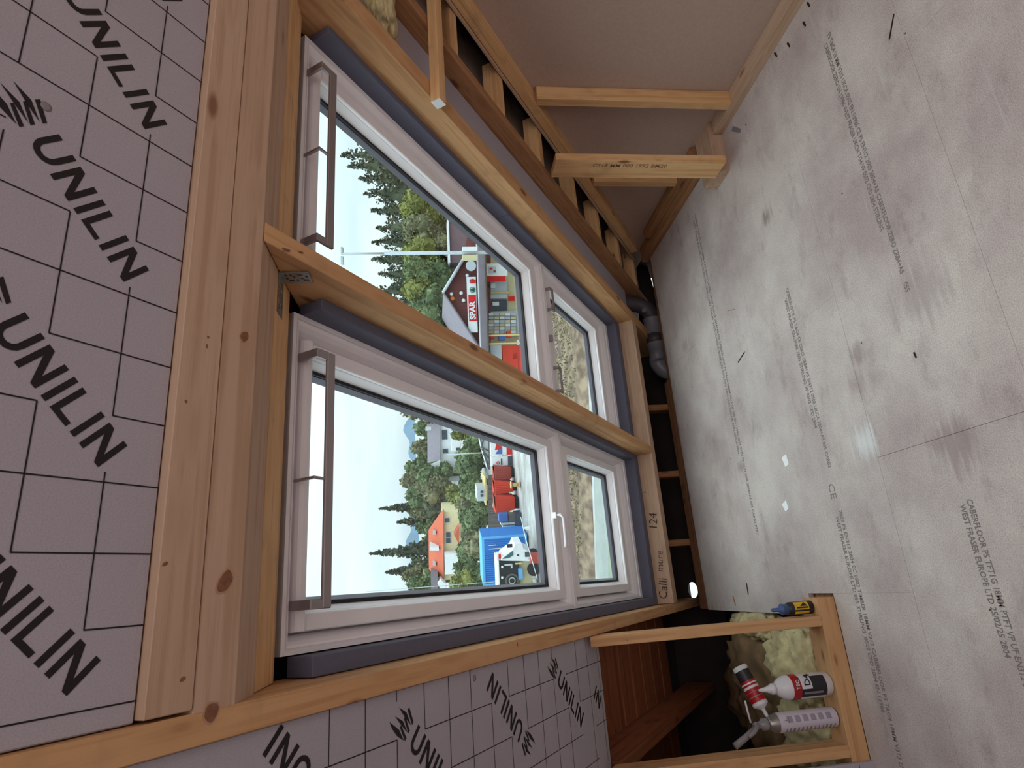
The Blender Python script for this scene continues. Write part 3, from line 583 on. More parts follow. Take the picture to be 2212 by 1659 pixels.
# ------------------------------------------------------------------ eaves void: uprights and waste pipe
for x, lb_ in ((1.04, 'short upright in the dark eaves gap nearest the waste pipe'), (.60, 'middle short upright in the dark eaves gap'), (.177, 'short upright in the dark eaves gap nearest the bright vent hole')):
    box('void_stud', 'W', (x, 3.75, -.29), (x + .038, 3.83, .17), M['pine_old'], group='short uprights in the dark eaves gap', cat='timber', label=lb_)
pp = empty('waste_pipe', (1.5, 3.7, 0), 'grey plastic waste pipe with two elbows in the eaves gap', 'pipe')
def arc(c, u, v, r, a0, a1, n=9): return [c + (u * math.cos(a0 + (a1 - a0) * k / n) + v * math.sin(a0 + (a1 - a0) * k / n)) * r for k in range(n + 1)]
X_, Y_, Z_ = Vector((1, 0, 0)), Vector((0, 1, 0)), Vector((0, 0, 1))
PY = 3.72; pz = .0; pr = .053
tube('elbow', arc(Vector((1.68, PY, pz + .11)), -Z_, X_, .11, 0, math.pi / 2.1) + [Vector((1.80, PY, .16)), Vector((1.80, PY, .20))], pr, M['pipe_d'], pp, 24)
tube('socket', [Vector((1.675, PY, pz)), Vector((1.668, PY, pz)), Vector((1.664, PY, pz)), Vector((1.56, PY, pz))], [pr + .008, pr + .008, pr + .004, pr + .004], M['pipe'], pp, 24)
tube('straight', [Vector((1.56, PY, pz)), Vector((1.49, PY, pz))], pr - .001, M['pipe_d'], pp, 24)
tube('socket', [Vector((1.495, PY, pz)), Vector((1.482, PY, pz)), Vector((1.478, PY, pz)), Vector((1.44, PY, pz))], [pr + .009, pr + .009, pr + .003, pr + .003], M['pipe'], pp, 24)
tube('elbow', [Vector((1.45, PY, pz)), Vector((1.40, PY, pz))] + arc(Vector((1.39, PY + .02, pz - .10)), Z_, -X_, .10, 0, math.pi / 2.2), pr, M['pipe'], pp, 24)
tube('elbow_rim', [Vector((1.297, PY + .02, pz - .075)), Vector((1.291, PY + .02, pz - .088))], pr + .012, M['pipe'], pp, 24)
tube('down_pipe', [Vector((1.291, PY + .02, pz - .09)), Vector((1.285, PY + .02, pz - .24))], pr + .006, M['pipe_d'], pp, 24)
polys('white_sticker', 'W', [[(1.705, .052), (1.73, .052), (1.73, .078), (1.705, .078)]], 1, PY - pr - .001, M['plas_g'], pp)

# ------------------------------------------------------------------ low stud wall and the hollow behind
kw = empty('stud_frame', (-.5, 2.4, 0), 'low stud frame of pale timber in front of the eaves hollow', 'stud wall')
box('bottom_rail', 'W', (-1.5, 2.36, 0), (-.118, 2.46, .07), M['gold'], kw)
prism('stud', 'W', [(2.36, .071), (2.46, .071), (2.46, zslope(2.46, .89) - .001), (2.36, zslope(2.36, .89) - .001)], 0, -.218, -.182, M['gold'], kw)
prism('stud', 'W', [(2.36, .071), (2.46, .071), (2.46, zslope(2.46, .89) - .001), (2.36, zslope(2.36, .89) - .001)], 0, -.655, -.615, M['gold'], kw)
pb = box('insulation_board', 'W', (-1.6, 2.338, -.001), (-.668, 2.358, .95), M['foil'], label='foil faced board standing at the left end of the stud frame', cat='insulation')
polys('printed_grid', 'W', [[(-.672, .06), (-1.2, .06), (-1.2, .062), (-.672, .062)], [(-.72, 0.01), (-.722, .01), (-.722, .5), (-.72, .5)]], 1, 2.3375, M['ink'], pb)
box('nail', 'W', (-.205, 2.3585, .83), (-.203, 2.3605, .833), M['pencil'], kw, 0)
# mineral wool heaps
M['wool_brown'] = plain('brown_wool', srgb(128, 104, 78), .95, 0, .3, 14, 1.0, .05)  # darker brown tone for the two heaps further back
def wool(name, cx, cy, cz, rx, ry, rz, seed, **k):
    bm = bmesh.new(); bmesh.ops.create_icosphere(bm, subdivisions=5, radius=1)
    from mathutils import noise
    for v in bm.verts:
        n = v.co.normalized(); f = .95 + .14 * noise.noise(n * 8 + Vector((seed * 2, seed, 0))) + .25 * noise.noise(n * 1.7 + Vector((seed, 0, 0))) + .16 * noise.noise(n * 4.5 + Vector((0, seed, 0))) + .07 * abs(noise.noise(n * 12)) + .04 * noise.noise(n * 28)
        v.co = Vector((cx + n.x * rx * f, cy + n.y * ry * f, max(-.235, cz + n.z * rz * f)))
    return bm_obj(name, bm, M['wool_brown' if seed in (2.2, 9.2) else 'wool'], None, None, True)
tag(wool('mineral_wool', -.40, 2.70, -.02, .185, .235, .10, 1.3), 'pale yellow mineral wool lump right behind the first stud', 'insulation')
tag(wool('mineral_wool', -.66, 2.72, -.06, .24, .22, .13, 4.1), 'mineral wool behind the white glue bottle and the foam can', 'insulation')
tag(wool('mineral_wool', -.255, 3.08, -.03, .07, .24, .055, 7.7), 'thin mineral wool tuft along the cut floor edge', 'insulation')
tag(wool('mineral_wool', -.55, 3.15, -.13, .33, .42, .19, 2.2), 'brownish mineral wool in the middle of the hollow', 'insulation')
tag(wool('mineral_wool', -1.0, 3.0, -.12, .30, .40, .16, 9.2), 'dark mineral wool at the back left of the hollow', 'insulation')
tw = wool('mineral_wool', 0, 0, .5, .10, .14, .05, 3.1); tag(tw, 'wool tuft poking out between the right rafters at the top', 'insulation')
tw.matrix_basis = Matrix.Translation(pt('S', 1.74, 1.17, .945)) @ Matrix.Translation((0, 0, -.5))

# ------------------------------------------------------------------ things on the rail
def wrap(name, par, base, R, z0, z1, a0, a1, mat, off=.0006, seg=14, ad=None):
    """label wrapped round an upright bottle"""
    bm = bmesh.new(); A = []
    Q = (Vector(ad).to_track_quat('Z', 'Y').to_matrix() if ad is not None else Matrix.Identity(3))
    for k in range(seg + 1):
        a = a0 + (a1 - a0) * k / seg; A.append([bm.verts.new(Vector(base) + Q @ Vector(((R + off) * math.cos(a), (R + off) * math.sin(a), z))) for z in (z0, z1)])
    for p, q in zip(A, A[1:]): bm.faces.new((p[0], q[0], q[1], p[1]))
    return bm_obj(name, bm, mat, par, None, True)
F_ = -math.pi / 2      # angle facing the room
# glue bottle
gb = Vector((-.420, 2.41, .071)); R_ = .042
g = empty('glue_bottle', gb, 'white glue bottle with red and black label on the rail', 'bottle')
lathe('bottle_body', [(R_ - .004, 0), (R_, .004), (R_, .165), (R_ - .003, .178), (.030, .197), (.020, .208), (.018, .212)], gb, Z_, M['plas_w'], g)
lathe('nozzle', [(.019, .211), (.019, .226), (.014, .229), (.013, .238), (.010, .241), (.0045, .272), (.0035, .274)], gb, Z_, M['plas_w'], g)
wrap('dark_label', g, gb, R_, .028, .148, F_ - 1.25, F_ + .95, M['blk_lab'])
wrap('red_band', g, gb, R_, .128, .158, F_ - 1.9, F_ + 1.9, M['red'], .0009)
wrap('white_patch', g, gb, R_, .085, .126, F_ - .1, F_ + .95, M['plas_w'], .0012)
wrap('lower_label', g, gb, R_, .030, .128, F_ - 1.9, F_ - .85, M['plas_w'], .0013)
text('label_text', 'D4', gb + Vector((.006, -R_ - .0022, .093)), X_, Z_, .032, M['blk_lab'], g, .0001, .0008)
text('label_text', 'TEC', gb + Vector((-.004, -R_ - .0022, .135)), X_, Z_, .018, M['plas_w'], g, .0001, .0004)
wrap('label_line', g, gb, R_, .045, .12, F_ - .55, F_ - .35, M['plas_g'], .0013)
# foam can with gun adapter
fb = Vector((-.532, 2.41, .071)); R_ = .033
g = empty('foam_can', fb, 'pale foam can with a clear nozzle head at the rail end', 'can')
lathe('can_body', [(R_ - .003, 0), (R_, .003), (R_, .232), (R_ - .002, .236), (R_ - .002, .24), (.021, .256), (.02, .262)], fb, Z_, M['galv'], g)
wrap('printed_label', g, fb, R_, .006, .230, 0, 2 * math.pi, plain('pale_purple_label', srgb(196, 186, 196), .45), .0006, 36)
for k in range(13):
    wrap('label_stripe', g, fb, R_, .018 + k * .0155, .018 + k * .0155 + random.uniform(.004, .009), F_ - random.uniform(1.15, 1.3), F_ - .45, M['plas_g'], .0011, 8)
for k in range(6): wrap('label_stripe', g, fb, R_, .03 + k * .03, .05 + k * .03, F_ + .1, F_ + .75, plain('mauve_block', srgb(150, 138, 152), .5), .0010, 8)
text('label_text', '\u26a0', fb + Vector((.002, -R_ - .002, .20)), X_, Z_, .016, M['blk_lab'], g, .0001, 0)
lathe('adapter', [(.018, .262), (.020, .268), (.020, .285), (.012, .292), (.009, .318)], fb, Z_, M['plas_g'], g)
tube('trigger', [fb + Vector((.004, -.004, .30)), fb + Vector((-.018, -.012, .325)), fb + Vector((-.03, -.02, .352))], [.009, .008, .006], M['plas_g'], g, 10)
tube('gun_nozzle', [fb + Vector((-.012, 0, .315)), fb + Vector((-.035, -.005, .36)), fb + Vector((-.056, -.01, .405))], [.011, .011, .012], M['plas_g'], g, 14)
tube('straw', [fb + Vector((.012, -.008, .33)), fb + Vector((.055, -.008, .335)), fb + Vector((.085, -.01, .338))], .0035, M['plas_w'], g, 8)
# red cartridge leaning with its tip down
def at_y(x, y, Y):
    r = ray(x, y); t = Y / r.y; return CAM + r * t
ta, tb = at_y(1597, 1440, 2.50), at_y(1652, 1538, 2.44); ax = (tb - ta); L_ = ax.length; ax.normalize()
g = empty('sealant_cartridge', ta, 'red sealant cartridge lying aslant against the foam can', 'cartridge')
r_ = .0285
lathe('tube_body', [(r_ - .002, 0), (r_, .003), (r_, L_ * .80), (r_ + .001, L_ * .805), (r_ + .001, L_ * .85), (r_ - .003, L_ * .87), (.010, L_ * .93), (.007, L_ * .945), (.007, L_ * 1.06), (.0045, L_ * 1.12)], ta, ax, M['plas_w'], g)
wrap('red_wrap', g, ta, r_, L_ * .33, L_ * .78, 0, 2 * math.pi, M['red'], .0006, 32, ax)
wrap('black_wrap', g, ta, r_, L_ * .10, L_ * .33, 0, 2 * math.pi, M['blk_lab'], .0006, 32, ax)
pol = Vector((0, -1, .2)); side = ax.cross(pol).normalized(); front = side.cross(ax).normalized()
if front.dot(CAM - ta) < 0: front = -front
for t0, t1 in ((.38, .41), (.45, .50), (.57, .58), (.66, .68)):
    wrap('label_line', g, ta, r_, L_ * t0, L_ * t1, 0, 2 * math.pi, M['plas_w'] if t1 - t0 > .025 else M['plas_g'], .0012, 32, ax)
# chalk bottle on the rail end
cb = Vector((-.150, 2.41, .071))
g = empty('chalk_bottle', cb, 'small black and yellow chalk bottle with blue cap on the rail end', 'bottle')
lathe('bottle_body', [(.022, 0), (.0245, .003), (.0245, .092), (.021, .100), (.017, .104)], cb, Z_, M['blk_lab'], g)
lathe('cap', [(.0185, .100), (.0195, .103), (.0195, .118), (.021, .120), (.021, .124), (.013, .130), (.008, .136), (.007, .160), (.004, .164)], cb, Z_, M['blue_cap'], g)
wrap('yellow_label', g, cb, .0245, .022, .080, F_ - .2, F_ + 1.1, M['yellow'])
wrap('yellow_stripe', g, cb, .0245, .022, .080, F_ - .95, F_ - .45, M['yellow'])
polys('black_mark', 'W', [[(-.142, .10), (-.128, .115), (-.142, .13)], [(-.150, .098), (-.1445, .098), (-.1445, .144), (-.150, .144)]], 1, 2.41 - .0268, M['blk_lab'], g)

# ------------------------------------------------------------------ litter on the floor
def fpt(x, y, z=0): r = ray(x, y); t = (z - 1.5) / r.z; return CAM + r * t
def scrap(name, pa, pb_, wd, ht, mat, label, cat, group=None):
    a, b = fpt(*pa), fpt(*pb_); m = (a + b) / 2; L = (b - a).length; ang = math.atan2((b - a).y, (b - a).x)
    bm = bmesh.new(); bmesh.ops.create_cube(bm, size=1)
    for v in bm.verts: v.co = Vector((v.co.x * L, v.co.y * wd * (1 - .3 * v.co.x), v.co.z * ht))
    o = bm_obj(name, bm, mat, None, Matrix.Translation((m.x, m.y, ht / 2 + .0002)) @ Matrix.Rotation(ang, 4, 'Z')); return tag(o, label, cat, group)
scrap('plastic_strip', (1595, 783), (1609, 760), .004, .003, M['pencil'], 'thin black plastic strip on the floor in front of the pipe', 'litter')
scrap('plastic_strip', (1975, 761), (1980, 773), .004, .003, M['pencil'], 'short black stub on the floor beside the faded print', 'litter')
scrap('paper_chip', (1694, 985), (1701, 1006), .035, .002, M['chalk'], 'upper of two white chips on the floor', 'litter')
scrap('paper_chip', (1694, 1085), (1701, 1102), .035, .002, M['chalk'], 'lower of two white chips on the floor', 'litter')
scrap('nail', (1922, 85), (1932, 30), .003, .003, M['pencil'], 'dark nail lying on the floor near the gable wall', 'nail')
scrap('staple', (1573, 671), (1588, 668), .003, .003, M['ledge'], 'bent brown staple on the floor near the pipe', 'litter')
scrap('wood_splinter', (1613, 1259), (1617, 1284), .004, .003, M['pencil'], 'dark splinter on the floor above the chalk bottle', 'litter')
scrap('wood_splinter', (1584, 1287), (1590, 1308), .005, .004, M['ledge'], 'brown splinter beside the low stud frame', 'litter')
for k, (x, y) in enumerate(((1738, 52), (1747, 10), (1676, 118), (1704, 97))):
    scrap('dark_speck', (x - 2, y - 4), (x + 3, y + 4), .006, .004, M['pencil'], ('dark speck at the gable wall foot, %s from the top of the photo' % ('second', 'first', 'fourth', 'third')[k]), 'litter', 'dark specks by the gable wall')
for k, (x, y) in enumerate(((1583, 271), (1598, 300))):
    a, b = fpt(x - 6, y), fpt(x + 6, y + 8)
scrap('smudge_wedge', (1583, 278), (1600, 283), .02, .004, M['plas_g'], 'grey plastic clip on the floor beside the foot block', 'litter')

# ================================================================== the world outside
def omat(name, col, **k): 
    k.setdefault('rough', .85); k.setdefault('var', .07); k.setdefault('scale', 3); k.setdefault('spec', .2); return plain(name, col, **k)
O = {'white': omat('white_render', srgb(214, 216, 218)), 'cream': omat('cream_wall', srgb(208, 196, 156)), 'rooforange': omat('orange_tiles', srgb(182, 92, 68)),
     'roofgrey': omat('grey_tiles', srgb(120, 112, 120), scale=2, var=.12), 'pane': omat('far_window', srgb(66, 74, 84), rough=.2), 'redbrown': omat('redbrown_cladding', srgb(108, 62, 62)),
     'blue': omat('blue_container_steel', srgb(48, 118, 196), var=.03), 'bluel': omat('light_blue_steel', srgb(92, 160, 214), var=.03), 'red': omat('red_skip_steel', srgb(196, 62, 46)), 'dred': omat('dark_red_skip', srgb(150, 66, 58)),
     'dark': omat('dark_fence', srgb(92, 88, 84)), 'black': omat('black_parts', srgb(38, 40, 44)), 'steel': omat('pole_steel', srgb(176, 184, 186)), 'wood': omat('reel_wood', srgb(196, 172, 120)),
     'yel': omat('hi_vis_yellow', srgb(210, 204, 50)), 'signred': omat('sign_red', srgb(200, 36, 34), var=.01), 'green': omat('sign_green', srgb(24, 92, 62), var=.01), 'orange': omat('orange_disc', srgb(222, 130, 40)),
     'beige': omat('beige_box', srgb(196, 186, 150)), 'plum': omat('plum_siding', srgb(112, 92, 98)), 'bark': omat('bark', srgb(84, 70, 56)), 'lattice': omat('light_frame', srgb(176, 182, 188)), 'sheeting': omat('yard_sheeting', srgb(138, 142, 138), var=.15, scale=1.2), 'sheeting_g': omat('greenish_sheeting', srgb(122, 130, 112), var=.15, scale=1.2),
     'hill': omat('far_hill', srgb(104, 124, 142), scale=.02, var=.1), 'picblue': omat('picture_blue', srgb(70, 100, 160)), 'teal': omat('truck_window', srgb(66, 96, 104), rough=.2)}
def ground_mat():
    m, nt, b = new_mat('outdoor_ground'); L = nt.links.new; N = nt.nodes.new
    g = N('ShaderNodeNewGeometry'); n = N('ShaderNodeTexNoise'); n.inputs['Scale'].default_value = .55; n.inputs['Detail'].default_value = 8; n.inputs['Roughness'].default_value = .65; L(g.outputs['Position'], n.inputs[0])
    r = N('ShaderNodeValToRGB'); e = r.color_ramp.elements; e[0].position = .36; e[0].color = srgb(134, 128, 122); e[1].position = .66; e[1].color = srgb(178, 178, 176); L(n.outputs[0], r.inputs[0]); L(r.outputs[0], b.inputs['Base Color']); b.inputs['Roughness'].default_value = .9; return m
def veg_ground():
    m, nt, b = new_mat('bank_growth'); L = nt.links.new; N = nt.nodes.new
    g = N('ShaderNodeNewGeometry'); n = N('ShaderNodeTexNoise'); n.inputs['Scale'].default_value = 2.2; n.inputs['Detail'].default_value = 8; L(g.outputs['Position'], n.inputs[0])
    r = N('ShaderNodeValToRGB'); e = r.color_ramp.elements; e[0].position = .38; e[0].color = srgb(92, 76, 64); e[1].position = .62; e[1].color = srgb(142, 122, 102); L(n.outputs[0], r.inputs[0]); L(r.outputs[0], b.inputs['Base Color']); b.inputs['Roughness'].default_value = 1; return m
O['weeds'] = omat('dry_weeds', srgb(112, 104, 74), var=.3, scale=2)
O['ground'] = ground_mat(); O['bank'] = veg_ground()
def leaf_mat(name, c1, c2):
    m, nt, b = new_mat(name); L = nt.links.new; N = nt.nodes.new
    g = N('ShaderNodeNewGeometry'); n = N('ShaderNodeTexNoise'); n.inputs['Scale'].default_value = .9; n.inputs['Detail'].default_value = 6; L(g.outputs['Position'], n.inputs[0])
    r = N('ShaderNodeValToRGB'); e = r.color_ramp.elements; e[0].position = .35; e[0].color = c1; e[1].position = .65; e[1].color = c2; L(n.outputs[0], r.inputs[0]); L(r.outputs[0], b.inputs['Base Color']); b.inputs['Roughness'].default_value = .9; b.inputs['Specular IOR Level'].default_value = .15; return m
O['spruce'] = leaf_mat('spruce_needles', srgb(70, 78, 64), srgb(100, 106, 88)); O['mid'] = leaf_mat('mid_green_leaves', srgb(84, 98, 70), srgb(118, 132, 94)); O['lime'] = leaf_mat('lime_leaves', srgb(102, 108, 62), srgb(134, 136, 80)); O['olive'] = leaf_mat('olive_leaves', srgb(98, 98, 74), srgb(128, 126, 96))

def terr(a, b):
    z = GZ
    if b > 50: z += (b - 50) * .035
    if b > 120: z += (b - 120) * .03
    return z
bm = bmesh.new(); bs = [4, 18, 30, 50, 70, 95, 120, 160, 220, 320]; as_ = [-160, -90, -50, -25, 0, 25, 50, 90, 160]
G = [[bm.verts.new(pt('O', a, b, terr(a, b))) for a in as_] for b in bs]
for i in range(len(bs) - 1):
    for j in range(len(as_) - 1): bm.faces.new((G[i][j], G[i][j + 1], G[i + 1][j + 1], G[i + 1][j]))
tag(bm_obj('ground', bm, O['ground']), kind='structure')
# far blue hill
bm = bmesh.new(); pr_ = []
for k in range(61):
    x = 780 + 0; y = 700 + k * 10; top = 872 + 6 * math.sin(k * .5) + 4 * math.sin(k * 1.3) + (8 if 20 < k < 30 else 14); a, z = oa(top, y, 700); pr_.append((a, z))
v0 = [bm.verts.new(pt('O', a, 700, z)) for a, z in pr_]; v1 = [bm.verts.new(pt('O', a, 640, -10)) for a, z in pr_]; v2 = [bm.verts.new(pt('O', a, 900, -10)) for a, z in pr_]
for k in range(60): bm.faces.new((v0[k], v0[k + 1], v1[k + 1], v1[k])); bm.faces.new((v0[k + 1], v0[k], v2[k], v2[k + 1]))
tag(bm_obj('hill', bm, O['hill']), kind='structure')
# growth on the near bank and pale sheeting below it
def strip(name, b0, b1, mat, hgt, kind=None, a0=-22, a1=34, n=90, m=14, seed=0, **k):
    from mathutils import noise
    bm = bmesh.new(); V = []
    for i in range(m + 1):
        b = b0 + (b1 - b0) * i / m; row = []
        for j in range(n + 1):
            a = a0 + (a1 - a0) * j / n; prof = math.sin(math.pi * i / m) ** .6
            row.append(bm.verts.new(pt('O', a, b, GZ + .01 + prof * hgt * (1 + .45 * noise.noise(Vector((a * .6, b * .6, seed)))))))
        V.append(row)
    for i in range(m):
        for j in range(n): bm.faces.new((V[i][j], V[i][j + 1], V[i + 1][j + 1], V[i + 1][j]))
    return tag(bm_obj(name, bm, mat, None, None, True), kind=kind, **k)
strip('earth_bank', 23.0, 29.5, O['bank'], .5, 'structure', seed=1)
for k, (b0, b1) in enumerate(((18.2, 19.6), (19.7, 20.9), (21.0, 22.4))):
    strip('plastic_sheet', b0, b1, (O['sheeting'], O['sheeting_g'], O['sheeting'])[k], .18, None, n=60, m=6, seed=5 + k, label=('nearest pale sheeting strip in the yard below', 'middle greenish sheeting strip in the yard below', 'farthest pale sheeting strip along the earth bank')[k], cat='sheeting')
def cards(name, P, size, mat, parent=None, flat=.35, **k):
    """many small leaf triangles at points P"""
    n = len(P); P = np.asarray(P); s = np.asarray(size).reshape(-1, 1) if np.ndim(size) else size
    A = rng.normal(size=(n, 3)); A /= np.linalg.norm(A, axis=1, keepdims=True); B = rng.normal(size=(n, 3)); B -= (A * B).sum(1, keepdims=True) * A; B /= np.linalg.norm(B, axis=1, keepdims=True)
    V = np.empty((n, 4, 3)); V[:, 0] = P + A * s; V[:, 1] = P + B * s * .55; V[:, 2] = P - A * s; V[:, 3] = P - B * s * .55
    me = bpy.data.meshes.new(name); me.vertices.add(n * 4); me.vertices.foreach_set('co', V.reshape(-1).astype(np.float32))
    me.loops.add(n * 4); me.loops.foreach_set('vertex_index', np.arange(n * 4, dtype=np.int32)); me.polygons.add(n); me.polygons.foreach_set('loop_start', np.arange(0, n * 4, 4, dtype=np.int32))
    me.update(calc_edges=True); return tag(mesh_obj(name, me, mat, parent), **k)
P = []
for _ in range(15000): a = min(rng.uniform(-20, 6), rng.uniform(-20, 30)); b = rng.uniform(23.5, 29); P.append(tuple(pt('O', a, b, GZ + .35 + rng.uniform(0, .45))))
cards('bank_plants', P, .06, O['weeds'], kind='stuff', label='brown and green weeds growing on the earth bank', cat='plants')
P = [tuple(pt('O', rng.uniform(-9, -1), rng.uniform(23.6, 27), GZ + .75 + rng.uniform(0, .3))) for _ in range(420)]
cards('bank_blossom', P, .08, O['white'], kind='stuff', label='small white blossoms among the weeds at the left', cat='plants')
P = [tuple(pt('O', rng.uniform(-8, 4), rng.uniform(26, 29), GZ + .6 + rng.uniform(0, .35))) for _ in range(500)]
cards('bank_blossom', P, .06, omat('mauve_blossom', srgb(128, 96, 128)), kind='stuff', label='mauve blossoms along the top of the bank', cat='plants')

def tree(kind, xt, y, xb, wpx, b, mat, label, group='trees beyond the yard', n=1500):
    a, zt = oa(xt, y, b); _, zb = oa(xb, y, b); wd = wpx / FPX * b / 2; zb = min(zb, zt - 3); h = zt - zb
    zg = terr(a, b); root = empty('conifer' if kind == 'c' else 'tree', pt('O', a, b, zg), label, 'tree', group); base = np.array(pt('O', a, b, 0)); rh, fh = np.array(RH), np.array(FH)
    P = []
    if kind == 'c':
        # whorls of drooping boughs
        nb = int(h * 3.6)
        for i in range(nb):
            t = (i + .5) / nb; z = zt - h * t; R = wd * (t ** .8) * rng.uniform(.75, 1.15)
            for q in range(int(5 + 6 * t)):
                an = rng.uniform(0, 2 * math.pi); m_ = int(5 + 12 * t)
                rr = rng.uniform(.05, 1, m_) * R
                for r_ in rr: P.append(base + rh * math.cos(an) * r_ + fh * math.sin(an) * r_ + np.array([0, 0, z - r_ * .32 + rng.normal() * .10]))
        P = np.array(P); 
        if len(P) > n * 2: P = P[rng.choice(len(P), n * 2, replace=False)]
        sz = .0032 * b
    else:
        blobs = [(rng.uniform(-.5, .5) * wd, rng.uniform(-.5, .5) * wd, zb + h * rng.uniform(.35, .8), wd * rng.uniform(.45, .7)) for _ in range(9)] + [(0, 0, zt - wd * .55, wd * .55)]
        for (da, db, z, r_) in blobs:
            m_ = n // 7; D = rng.normal(size=(m_, 3)); D /= np.linalg.norm(D, axis=1, keepdims=True); rad = r_ * rng.uniform(.72, 1.05, (m_, 1))
            Q = base + rh * da + fh * db + np.array([0, 0, z]) + D * rad * np.array([1, 1, .95]); P.append(Q)
        P = np.concatenate(P); P = P[P[:, 2] < zt + .2]; sz = .0034 * b
    cards('crown', P, sz, mat, root)
    bm = bmesh.new()
    if kind == 'c':
        bmesh.ops.create_cone(bm, segments=8, radius1=wd * .5, radius2=.02, depth=h * .92); o = bm_obj('inner_boughs', bm, mat, root, Matrix.Translation(pt('O', a, b, zb + h * .46)))
    else:
        for (da, db, z, r_) in blobs:
            ret = bmesh.ops.create_icosphere(bm, subdivisions=2, radius=r_ * .82)['verts']
            for v in ret: v.co = v.co * (1 + .16 * rng.normal()) + Vector(tuple(rh * da + fh * db)) + Vector((0, 0, z))
        bm_obj('inner_boughs', bm, mat, root, Matrix.Translation(pt('O', a, b, 0)))
    tube('trunk', [pt('O', a, b, min(zg, zb) - .2), pt('O', a, b, zb + h * .4)], wd * .07 + .08, O['bark'], root, 8)
ORD = ['first', 'second', 'third', 'fourth', 'fifth', 'sixth', 'seventh', 'eighth', 'ninth', 'tenth', '11th', '12th', '13th', '14th', '15th', '16th', '17th', '18th', '19th', '20th']
for k, (xt, y, w_) in enumerate(sorted(((738, 335, 210), (752, 358, 190), (776, 385, 180), (786, 418, 190), (802, 455, 170), (812, 492, 170), (803, 523, 150), (806, 560, 150), (818, 592, 150), (806, 628, 150), (826, 660, 130), (836, 690, 120)), key=lambda q: q[1])):
    tree('c', xt, y, 975, w_, 60 + rng.uniform(-4, 4), O['spruce'], 'dark spruce behind the shop, %s counting from the top edge of the photo' % ORD[k], 'spruces behind the shop', 2600)
for k, (xt, y, w_, mt) in enumerate(sorted(((862, 452, 90, 'lime'), (866, 492, 80, 'olive'), (866, 545, 80, 'lime'), (870, 590, 80, 'mid'), (866, 625, 70, 'lime'), (884, 665, 90, 'mid'), (884, 705, 90, 'mid'), (900, 560, 80, 'olive'), (905, 610, 90, 'mid'), (905, 515, 90, 'olive'), (880, 410, 90, 'olive')), key=lambda q: q[1])):
    tree('b', xt, y, 985, w_, 48 + rng.uniform(-2, 2), O[mt], {'lime': 'yellow green', 'olive': 'olive green', 'mid': 'mid green'}[mt] + ' leafy tree behind the shop, %s from the top edge of the photo' % ORD[k], 'broadleaf trees behind the shop')
tree('c', 821, 1099, 905, 26, 118, O['spruce'], 'slim pointed conifer standing above the forest edge', None, 800)
tree('c', 799, 1196, 930, 46, 112, O['spruce'], 'tallest conifer on the skyline, pointing above the orange roof', None, 1000)
tree('c', 834, 1236, 925, 44, 108, O['spruce'], 'second tall conifer left of the tallest one', None, 1000)
tree('c', 858, 1128, 930, 40, 120, O['spruce'], 'short ragged conifer right of the orange roof', None, 800)
for k, (xt, y, w_, mt, b) in enumerate(sorted(((862, 885, 60, 'olive', 105), (893, 925, 55, 'mid', 125), (886, 968, 50, 'olive', 125), (872, 1012, 56, 'mid', 118), (864, 1040, 50, 'olive', 116), (874, 1070, 56, 'mid', 118), (880, 1105, 50, 'olive', 118), (896, 1140, 50, 'mid', 118), (905, 1175, 48, 'olive', 120), (878, 1262, 60, 'mid', 100), (872, 1300, 60, 'olive', 98), (868, 1245, 40, 'olive', 105), (868, 845, 60, 'mid', 105), (905, 1060, 60, 'olive', 100), (912, 1090, 56, 'spruce', 100), (898, 1030, 60, 'mid', 104), (895, 1325, 60, 'mid', 92), (888, 1215, 44, 'mid', 112)), key=lambda q: q[1])):
    tree('b', xt, y, xt + 110, w_, b, O[mt], 'woodland tree above the far houses, %s from the top of the left window view' % ORD[k], 'woodland behind the far houses', 900)
for k, (xt, y, w_, mt, b) in enumerate(sorted(((985, 985, 60, 'mid', 66), (982, 1010, 56, 'mid', 66), (965, 1075, 50, 'lime', 72), (990, 1045, 56, 'mid', 64), (985, 1090, 60, 'olive', 62), (992, 1125, 56, 'mid', 60), (995, 1160, 60, 'mid', 60), (985, 1195, 56, 'mid', 60), (978, 1228, 56, 'mid', 58), (970, 1262, 64, 'lime', 56), (985, 1292, 60, 'mid', 55), (1000, 1180, 60, 'olive', 56), (1005, 1240, 70, 'mid', 56), (974, 940, 34, 'lime', 80), (1000, 960, 50, 'mid', 66), (1008, 1060, 60, 'mid', 58), (1008, 1110, 60, 'mid', 58), (970, 905, 50, 'mid', 76)), key=lambda q: q[1])):
    tree('b', xt, y, xt + 70, w_, b, O[mt], 'bush between the houses and the yard, %s from the top of the left window view' % ORD[k], 'bushes behind the containers', 1100)

